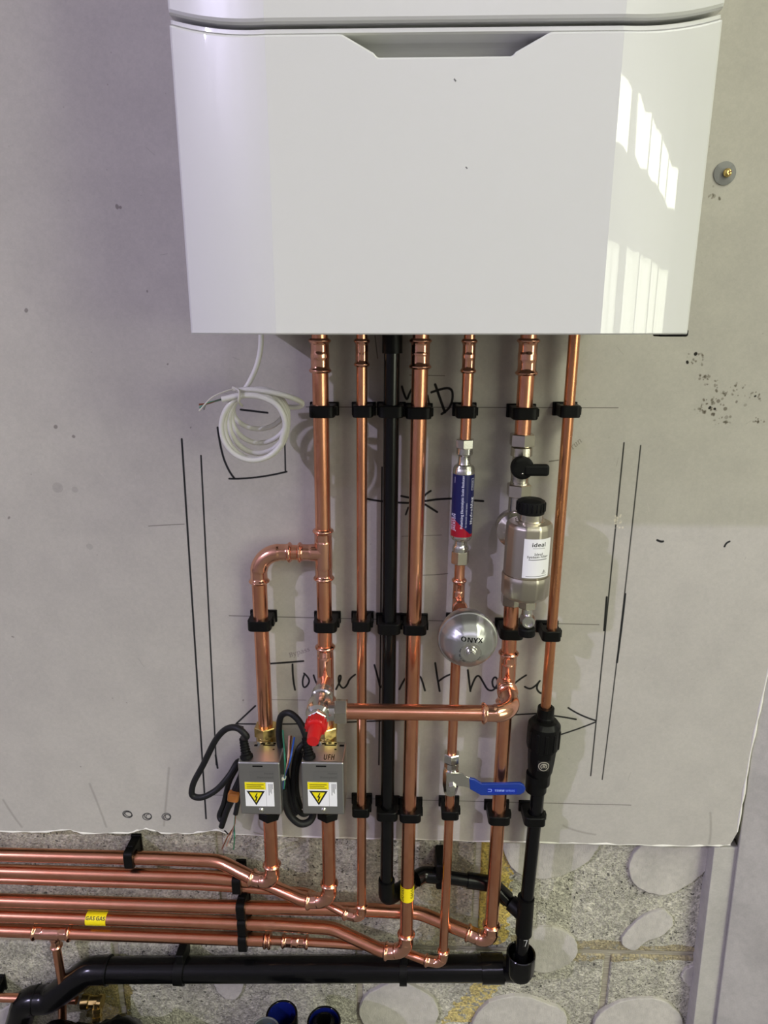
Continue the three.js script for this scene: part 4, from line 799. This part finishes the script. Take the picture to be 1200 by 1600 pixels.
// ------------------------------------------------------------------ zone valves
function zoneValve(o, px, bx0, bx1, label, text) {
  const s = (py) => o.path.point(o.path.near(at(px, py, ZP))), c = s(1205), dir = o.path.dir(0.5).negate(); dir.copy(s(1100).sub(s(1280)).normalize());
  const y = (py) => s(py).distanceTo(c) * (py < 1205 ? 1 : -1);
  const t = thing('zone_valve', label, 'zone valve', s(1285));
  part(t, 'nut', aim(hexNut(0.0315, 0.017).translate(0, (y(1133) + y(1147)) / 2, 0), c, dir, 0.5), M.brass);
  part(t, 'valve_body', aim(lathe([[0.011, y(1146)], [0.0155, y(1147)], [0.0155, y(1160)], [0.0145, y(1162)], [0.0165, y(1180)], [0.0185, y(1205)], [0.0165, y(1240)], [0.0145, y(1250)], [0.0155, y(1252)], [0.0155, y(1262)], [0.011, y(1263)]], 28), c, dir), M.brass);
  part(t, 'lower_nut', aim(hexNut(0.0315, 0.015).translate(0, (y(1262) + y(1276)) / 2, 0), c, dir, 0.5), M.blackMatte);
  const zf = 0.096, zb = 0.042, A = at(bx0, 1191, zf), Bp = at(bx1, 1191, zf), Cp = at((bx0 + bx1) / 2, 1273, zf), w = Bp.x - A.x, h = A.y - Cp.y, mx = (A.x + Bp.x) / 2, my = (A.y + Cp.y) / 2;
  const g = rbox(w, h, zf - zb, 0.0028, 3).translate(mx, my, (zf + zb) / 2);
  const cov = part(t, 'actuator_cover', g, M.steel);
  part(t, 'mounting_plate', rbox(w * 0.7, h * 0.8, 0.006, 0.001).translate(mx, my, zb - 0.001), M.brass);
  const P = (u, v) => [A.x + w * u, A.y - h * v];
  // label
  const lm = canvasTex(512, 420, (gx, W, H) => {
    gx.fillStyle = '#f1f1f3'; gx.fillRect(0, 0, W, H); gx.fillStyle = '#f4e314'; gx.fillRect(0, 0, W * 0.72, H * 0.3);
    gx.fillStyle = '#6d651a'; for (let i = 0; i < 3; i++) gx.fillRect(34, 36 + i * 30, 300 - i % 2 * 40, 13);
    gx.fillStyle = '#111'; gx.beginPath(); gx.moveTo(24, 150); gx.lineTo(352, 150); gx.lineTo(188, 405); gx.closePath(); gx.fill();
    gx.fillStyle = '#f4e314'; gx.beginPath(); gx.moveTo(74, 178); gx.lineTo(302, 178); gx.lineTo(188, 356); gx.closePath(); gx.fill();
    gx.fillStyle = '#111'; gx.beginPath(); gx.moveTo(205, 188); gx.lineTo(160, 268); gx.lineTo(190, 266); gx.lineTo(170, 320); gx.lineTo(186, 340); gx.lineTo(196, 318); gx.lineTo(222, 248); gx.lineTo(194, 250); gx.lineTo(222, 190); gx.closePath(); gx.fill();
    gx.strokeStyle = '#555'; gx.lineWidth = 3; gx.beginPath(); gx.moveTo(W * 0.73, 0); gx.lineTo(W * 0.73, H); gx.stroke();
    gx.fillStyle = '#555'; for (let i = 0; i < 4; i++) gx.fillRect(W * 0.82 + i * 22, 26, 9, [200, 150, 170, 90][i]);
  });
  const [lx, ly] = P(0.5, 0.6); part(t, 'warning_label', new THREE.BoxGeometry(w * 0.69, h * 0.46, 0.0004).translate(lx - w * 0.015, ly, zf + 0.0002), std({ map: lm, roughness: 0.4 }), cov, 'white and yellow label with a shock warning triangle');
  const [sx, sy] = P(0.5, 0.91); part(t, 'screw', aim(lathe([[0, 0.0024], [0.003, 0.002], [0.0042, 0.0005], [0.0042, 0]], 20), V(sx, sy, zf), V(0, 0, 1)), M.chrome, cov);
  part(t, 'screw_hole', new THREE.CylinderGeometry(0.0018, 0.0018, 0.0006, 12).rotateX(Math.PI / 2).translate(sx, sy, zf + 0.0023), M.nickel, cov);
  const [hx, hy] = P(0.47, 0.07); part(t, 'lever_slot', rbox(0.015, 0.0022, 0.0008, 0.0003, 1).translate(hx, hy, zf), M.blackMatte, cov);
  part(t, 'embossing', (() => { const e = canvasTex(256, 96, (gx) => { gx.fillStyle = '#b4b4b3'; gx.fillRect(0, 0, 256, 96); gx.fillStyle = '#9c9c9b'; gx.font = 'bold 34px sans-serif'; gx.textAlign = 'right'; gx.fillText('Home', 244, 38); gx.fillText('Honeywell', 244, 82); }); const pl = new THREE.PlaneGeometry(w * 0.6, h * 0.17); const [ex, ey] = P(0.57, 0.24); pl.translate(ex, ey, zf + 0.0002); cov.userData.e = undefined; delete cov.userData.e; const m = std({ map: e, metalness: 1, roughness: 0.4 }); M.emb = m; return pl; })(), M.emb, cov);
  // slots in the top plate
  for (const [u, q, sw, sd] of [[0.62, 0.2, 0.018, 0.002], [0.9, 0.22, 0.007, 0.004], [0.74, 0.12, 0.004, 0.003], [0.6, 0.1, 0.005, 0.003], [0.76, 0.4, 0.003, 0.002], [0.3, 0.22, 0.005, 0.004], [0.46, 0.14, 0.006, 0.0025]]) part(t, 'slot', new THREE.BoxGeometry(sw, 0.0006, sd).translate(A.x + w * u, A.y + 0.0002, zb + (zf - zb) * q), M.blackMatte, cov);
  part(t, 'tab', rbox(0.004, 0.006, 0.0015, 0.0004, 1).rotateZ(0.5).translate(A.x + w * 0.36, A.y + 0.002, zb + 0.01), M.steel, cov);
  if (text) { const e = canvasTex(256, 96, (gx) => { gx.fillStyle = '#b4b4b3'; gx.fillRect(0, 0, 256, 96); gx.fillStyle = '#101010'; gx.font = 'bold 84px sans-serif'; gx.textAlign = 'center'; gx.fillText(text, 128, 80); }); part(t, 'lettering', new THREE.PlaneGeometry(0.026, 0.021).rotateX(-Math.PI / 2).translate(A.x + w * 0.64, A.y + 0.0003, zf - 0.0135), std({ map: e, metalness: 0.9, roughness: 0.4 }), cov, 'marker letters'); }
  // ribbed gland
  const gp = V(A.x + w * 0.17, A.y, zf - 0.013), gd = V(-0.22, 1, -0.35).normalize();
  const gl = []; gl.push([0, -0.002], [0.0095, -0.002], [0.0095, 0.003], [0.0082, 0.004]); for (let i = 0; i < 6; i++) { gl.push([0.0075 - i * 0.0003, 0.005 + i * 0.004], [0.0075 - i * 0.0003, 0.007 + i * 0.004], [0.0058, 0.0075 + i * 0.004], [0.0058, 0.0085 + i * 0.004]); } gl.push([0, 0.031]);
  part(t, 'cable_gland', aim(lathe(gl, 24), gp, gd), M.blackMatte);
  return gp.clone().addScaledVector(gd, 0.028);
}
const g1 = zoneValve(branch, 413, 371, 437, 'motorised zone valve with steel cover on the left branch pipe');
const g2 = zoneValve(flow, 513, 470, 537, 'motorised zone valve with steel cover marked UFH', 'UFH');
// ------------------------------------------------------------------ valve cables
function wire(t, name, pts, r, mat, parent, n = 60, seg = 12) { return part(t, name, sweep(spline(pts, n), r, seg), mat, parent); }
{
  const t = thing('valve_cable', 'black valve cable looped left of the left zone valve with loose cores', 'cable', at(345, 1295, 0.038));
  const sh = wire(t, 'sheath', [g1, at(385, 1150, 0.09), at(372, 1138, 0.086), at(356, 1138, 0.078), at(340, 1152, 0.073), at(318, 1194, 0.068), at(301, 1228, 0.066), at(301, 1243, 0.066), at(314, 1246, 0.066), at(337, 1235, 0.063), at(358, 1212, 0.058), at(372, 1190, 0.043), at(378, 1205, 0.028), at(362, 1245, 0.028), at(346, 1292, 0.03)], 0.0047, M.cable, t, 150, 16);
  wire(t, 'sheath', [at(372, 1195, 0.028), at(358, 1222, 0.024), at(350, 1255, 0.023), at(343, 1276, 0.024), at(347, 1282, 0.028), at(357, 1262, 0.028), at(372, 1232, 0.028), at(380, 1210, 0.026)], 0.0045, M.cable, t, 80, 14);
  wire(t, 'sheath', [at(384, 1215, 0.026), at(374, 1245, 0.028), at(368, 1272, 0.03)], 0.004, M.cable, t, 30, 14);
  const tp = new Path([at(357, 1243, 0.03), at(373, 1246, 0.03)]); part(t, 'tape', rbox(0.018, 0.0165, 0.014, 0.004, 3).rotateZ(-0.15).translate(at(365, 1244, 0.033).x, at(365, 1244, 0.033).y, 0.033), M.orange, t, 'orange brown tape');
  for (const [e, m] of [[[354, 1322, 0.056], M.pink], [[347, 1326, 0.05], M.brown], [[365, 1327, 0.056], M.green], [[360, 1315, 0.052], M.grey], [[351, 1298, 0.058], M.cable]]) wire(t, 'core', [at(368, 1270, 0.03), at(366, 1290, 0.032), at((366 + e[0]) / 2 + 1, 1304, 0.055), at(e[0], e[1], e[2] - 0.022)], 0.0011, m, t, 30, 8);
}
{
  const t = thing('valve_cable', 'black valve cable looped between the two zone valves with coloured cores', 'cable', at(460, 1285, 0.048));
  wire(t, 'sheath', [g2, at(476, 1145, 0.088), at(466, 1125, 0.083), at(452, 1114, 0.078), at(440, 1118, 0.07), at(436, 1136, 0.064), at(437, 1160, 0.058), at(446, 1200, 0.048), at(452, 1240, 0.044), at(462, 1272, 0.044)], 0.0047, M.cable, t, 120, 16);
  wire(t, 'sheath', [at(443, 1232, 0.078), at(446, 1256, 0.078), at(455, 1276, 0.078), at(470, 1287, 0.078), at(484, 1283, 0.072), at(490, 1268, 0.058), at(486, 1240, 0.038)], 0.0055, M.cable, t, 70, 16);
  wire(t, 'sheath', [at(486, 1268, 0.038), at(474, 1272, 0.044), at(464, 1262, 0.046), at(458, 1232, 0.044), at(460, 1195, 0.042), at(468, 1168, 0.042), at(476, 1160, 0.038)], 0.0044, M.cable, t, 70, 14);
  wire(t, 'sheath', [at(470, 1262, 0.034), at(464, 1240, 0.034), at(464, 1200, 0.032), at(472, 1175, 0.03)], 0.0042, M.cable, t, 40, 14);
  for (const [e, m] of [[[442, 1141, 0.09], M.green], [[452, 1150, 0.1], M.pink], [[460, 1152, 0.104], M.blueCore], [[455, 1150, 0.096], M.brown]]) wire(t, 'core', [at(443, 1236, 0.078), at(445, 1212, 0.082), at((e[0] + 448) / 2, 1185, 0.104), at(e[0], e[1], e[2] - 0.022)], 0.0013, m, t, 30, 8);
  part(t, 'collar', (() => { const p = at(441, 1216, 0.078); return rbox(0.012, 0.006, 0.008, 0.002, 2).rotateZ(0.5).translate(p.x, p.y, p.z); })(), M.whiteCable);
}
// ------------------------------------------------------------------ coiled white flex
{
  const t = thing('mains_flex', 'coiled white mains flex hanging from the boiler, tied with a cable tie', 'cable', at(395, 715, 0.073));
  const r = 0.0034, q = (a, b, z) => at(a, b, z);
  // coil axis runs towards the viewer, loops stacked from back to front
  const loops = [[404, 640, 0.053, 40, 30], [406, 650, 0.065, 44, 42], [404, 658, 0.077, 46, 50], [400, 664, 0.089, 49, 54], [396, 667, 0.101, 50, 52]];
  const pts = [at(408, 520, 0.063), at(407, 545, 0.063), at(401, 572, 0.065), at(388, 600, 0.067), at(380, 612, 0.069)];
  part(t, 'flex', sweep(spline([up(pts[0], 0.03), ...pts], 60), r, 14), M.whiteCable);
  loops.forEach(([cx, cy, z, rx, ry], i) => {
    const P = []; for (let k = 0; k <= 24; k++) { const a = -1.9 + k / 24 * Math.PI * 2 + i * 0.03; P.push(at(cx + rx * Math.cos(a), cy + ry * Math.sin(a) * 1.0, z + 0.012 * k / 24)); }
    part(t, 'flex_loop', sweep(spline(P, 90), r, 14), M.whiteCable);
  });
  part(t, 'flex_loop', sweep(spline([at(370, 610, 0.103), at(395, 609, 0.105), at(430, 614, 0.103), at(458, 622, 0.093), at(472, 630, 0.081), at(468, 635, 0.073), at(452, 636, 0.065), at(430, 628, 0.063), at(400, 618, 0.065)], 60), r, 14), M.whiteCable);
  part(t, 'flex_end', sweep(spline([at(440, 690, 0.108), at(446, 660, 0.113), at(434, 634, 0.115), at(408, 620, 0.115), at(376, 618, 0.115), at(347, 624, 0.115)], 60), r + 0.0003, 14), M.whiteCable);
  for (const [e, m] of [[[311, 632, 0.164], M.brown], [[312, 637, 0.164], M.green], [[318, 640, 0.166], M.grey]]) part(t, 'core', sweep(spline([at(350, 623, 0.115), at(335, 627, 0.116), at(322, 631, 0.117), at(e[0], e[1], e[2] - 0.047)], 24), 0.0012, 8), m);
  part(t, 'cable_tie', sweep(spline([at(364, 605, 0.109), at(374, 612, 0.121), at(373, 626, 0.121), at(378, 634, 0.103)], 24), 0.0016, 8), M.ivory);
  part(t, 'cable_tie_tail', sweep(spline([at(372, 606, 0.113), at(350, 612, 0.118), at(330, 622, 0.121), at(311, 642, 0.123)], 24), 0.0009, 8), M.ivory);
  part(t, 'cable_tie_head', rbox(0.006, 0.005, 0.005, 0.001).translate(at(367, 608, 0.113).x, at(367, 608, 0.113).y, 0.113), M.ivory);
}
// ------------------------------------------------------------------ brass screw with washer
{
  const p = at(1132, 271, 0.0), t = thing('screw', 'brass screw through a grey washer beside the boiler', 'screw', V(p.x, p.y, 0));
  part(t, 'washer', aim(lathe([[0.0034, 0], [0.0034, 0.002], [0.0125, 0.002], [0.0138, 0.0015], [0.0138, 0]], 32), V(p.x, p.y, 0), V(0, 0, 1)), M.grey);
  const h = part(t, 'screw_head', aim(lathe([[0, 0.0062], [0.003, 0.0058], [0.005, 0.004], [0.0054, 0.002], [0.003, 0.0]], 24), V(p.x + 0.0012, p.y, 0.002), V(0.25, 0, 1)), M.brass);
  for (const a of [0.4, 0.4 + Math.PI / 2]) part(t, 'cross_slot', rbox(0.006, 0.0014, 0.0006, 0.0002, 1).rotateZ(a).translate(p.x + 0.0028, p.y, 0.0079), M.brown, h);
}
// ------------------------------------------------------------------ things at the lower left and on the floor edge
{
  const z = -0.004, t = thing('drain_tap', 'small brass drain tap on a copper pipe behind the black bend', 'tap', at(140, 1568, z));
  part(t, 'pipe', sweep(route([at(-60, 1557, z), at(120, 1562, z)], 0.01), R15, 18), M.copper);
  part(t, 'body', aim(lathe([[0.008, 0], [0.0125, 0.001], [0.0125, 0.014], [0.0105, 0.016], [0.0105, 0.03], [0.013, 0.031], [0.013, 0.038], [0, 0.039]], 14), at(128, 1565, z), V(1, 0, 0)), M.brass);
  part(t, 'spout', aim(lathe([[0.0, 0.0], [0.0075, 0.0], [0.0075, 0.008], [0.009, 0.009], [0.009, 0.016], [0.0075, 0.017], [0.0075, 0.022], [0.009, 0.023], [0.009, 0.03], [0.006, 0.031], [0, 0.031]], 18), at(152, 1566, 0.0), V(0.06, -0.8, 0.35)), M.brass);
}
function duct(px, py, z, r, label, mats) {
  const p = at(px, py, z), t = thing('duct_pipe', label, 'duct', V(p.x, 0, p.z));
  part(t, 'outer_wall', lathe([[r - 0.0035, p.y - 0.1], [r - 0.0035, p.y - 0.0005], [r - 0.003, p.y], [r - 0.0005, p.y], [r, p.y - 0.001], [r, 0.0], [r - 0.0035, 0]], 40).translate(p.x, 0, p.z), M.blackGloss);
  part(t, 'blue_liner', lathe([[r - 0.0037, p.y - 0.001], [r - 0.0037, p.y - 0.16], [0, p.y - 0.16]], 40).translate(p.x, 0, p.z), std({ color: lin(0.006, 0.012, 0.14), roughness: 0.3 }));
  return { t, p, r };
}
{
  const a = duct(440, 1585, 0.06, 0.027, 'open black duct with blue lining beside a grey pipe end'); 
  const b = duct(506, 1596, 0.06, 0.029, 'open black duct with ribbed conduit inside, right of the other duct');
  const prof = []; for (let i = 0; i < 18; i++) { const y = b.p.y - 0.16 + i * 0.009; prof.push([0.0165, y], [0.019, y + 0.0025], [0.019, y + 0.005], [0.0165, y + 0.0075]); } prof.push([0.012, b.p.y + 0.002], [0.012, b.p.y - 0.1], [0, b.p.y - 0.1]);
  const t = thing('ribbed_conduit', 'black ribbed conduit standing inside the right duct', 'conduit', V(b.p.x, b.p.y - 0.16, b.p.z));
  part(t, 'conduit', lathe([[0, b.p.y - 0.16], ...prof], 28).translate(b.p.x, 0, b.p.z), M.blackGloss);
  const q = at(414, 1610, 0.10), u = thing('grey_pipe', 'grey plastic pipe end with a blue core in front of the left duct', 'pipe', V(q.x, 0, q.z));
  part(u, 'pipe', lathe([[0.02, q.y - 0.06], [0.0205, q.y], [0.022, q.y + 0.001], [0.0235, q.y], [0.024, 0], [0.02, 0]], 36).translate(q.x, 0, q.z), std({ color: lin(0.1, 0.11, 0.12), roughness: 0.4 }));
  part(u, 'blue_core', sweep(spline([V(q.x + 0.004, q.y - 0.2, q.z), V(q.x + 0.004, q.y - 0.02, q.z), V(q.x + 0.008, q.y + 0.008, q.z + 0.004), V(q.x + 0.02, q.y + 0.012, q.z + 0.012)], 30), 0.008, 16), std({ color: lin(0.03, 0.16, 0.36), roughness: 0.3 }));
}
{
  const g = new THREE.SphereGeometry(1, 40, 24), p = g.attributes.position; seed = 91;
  for (let i = 0; i < p.count; i++) { const x = p.getX(i), y = p.getY(i), z = p.getZ(i), k = 1 + 0.09 * Math.sin(7 * x + 3 * y) * Math.cos(6 * z + 2 * x) + 0.05 * Math.sin(17 * x + 9 * z) * Math.sin(13 * y + 5 * x); p.setXYZ(i, x * 0.16 * k, Math.max(y * 0.2 * k, -0.18), z * 0.085 * k); }
  g.computeVertexNormals(); const c = at(150, 1660, 0.08); g.translate(c.x, c.y - 0.13, 0.08);
  const t = thing('rubble_sack', 'dark crumpled sack at the bottom left under the black bend', 'sack', V(c.x, 0, 0.08));
  part(t, 'sack', g, M.blackGloss);
}
scene.add(camera);
renderer.render(scene, camera);
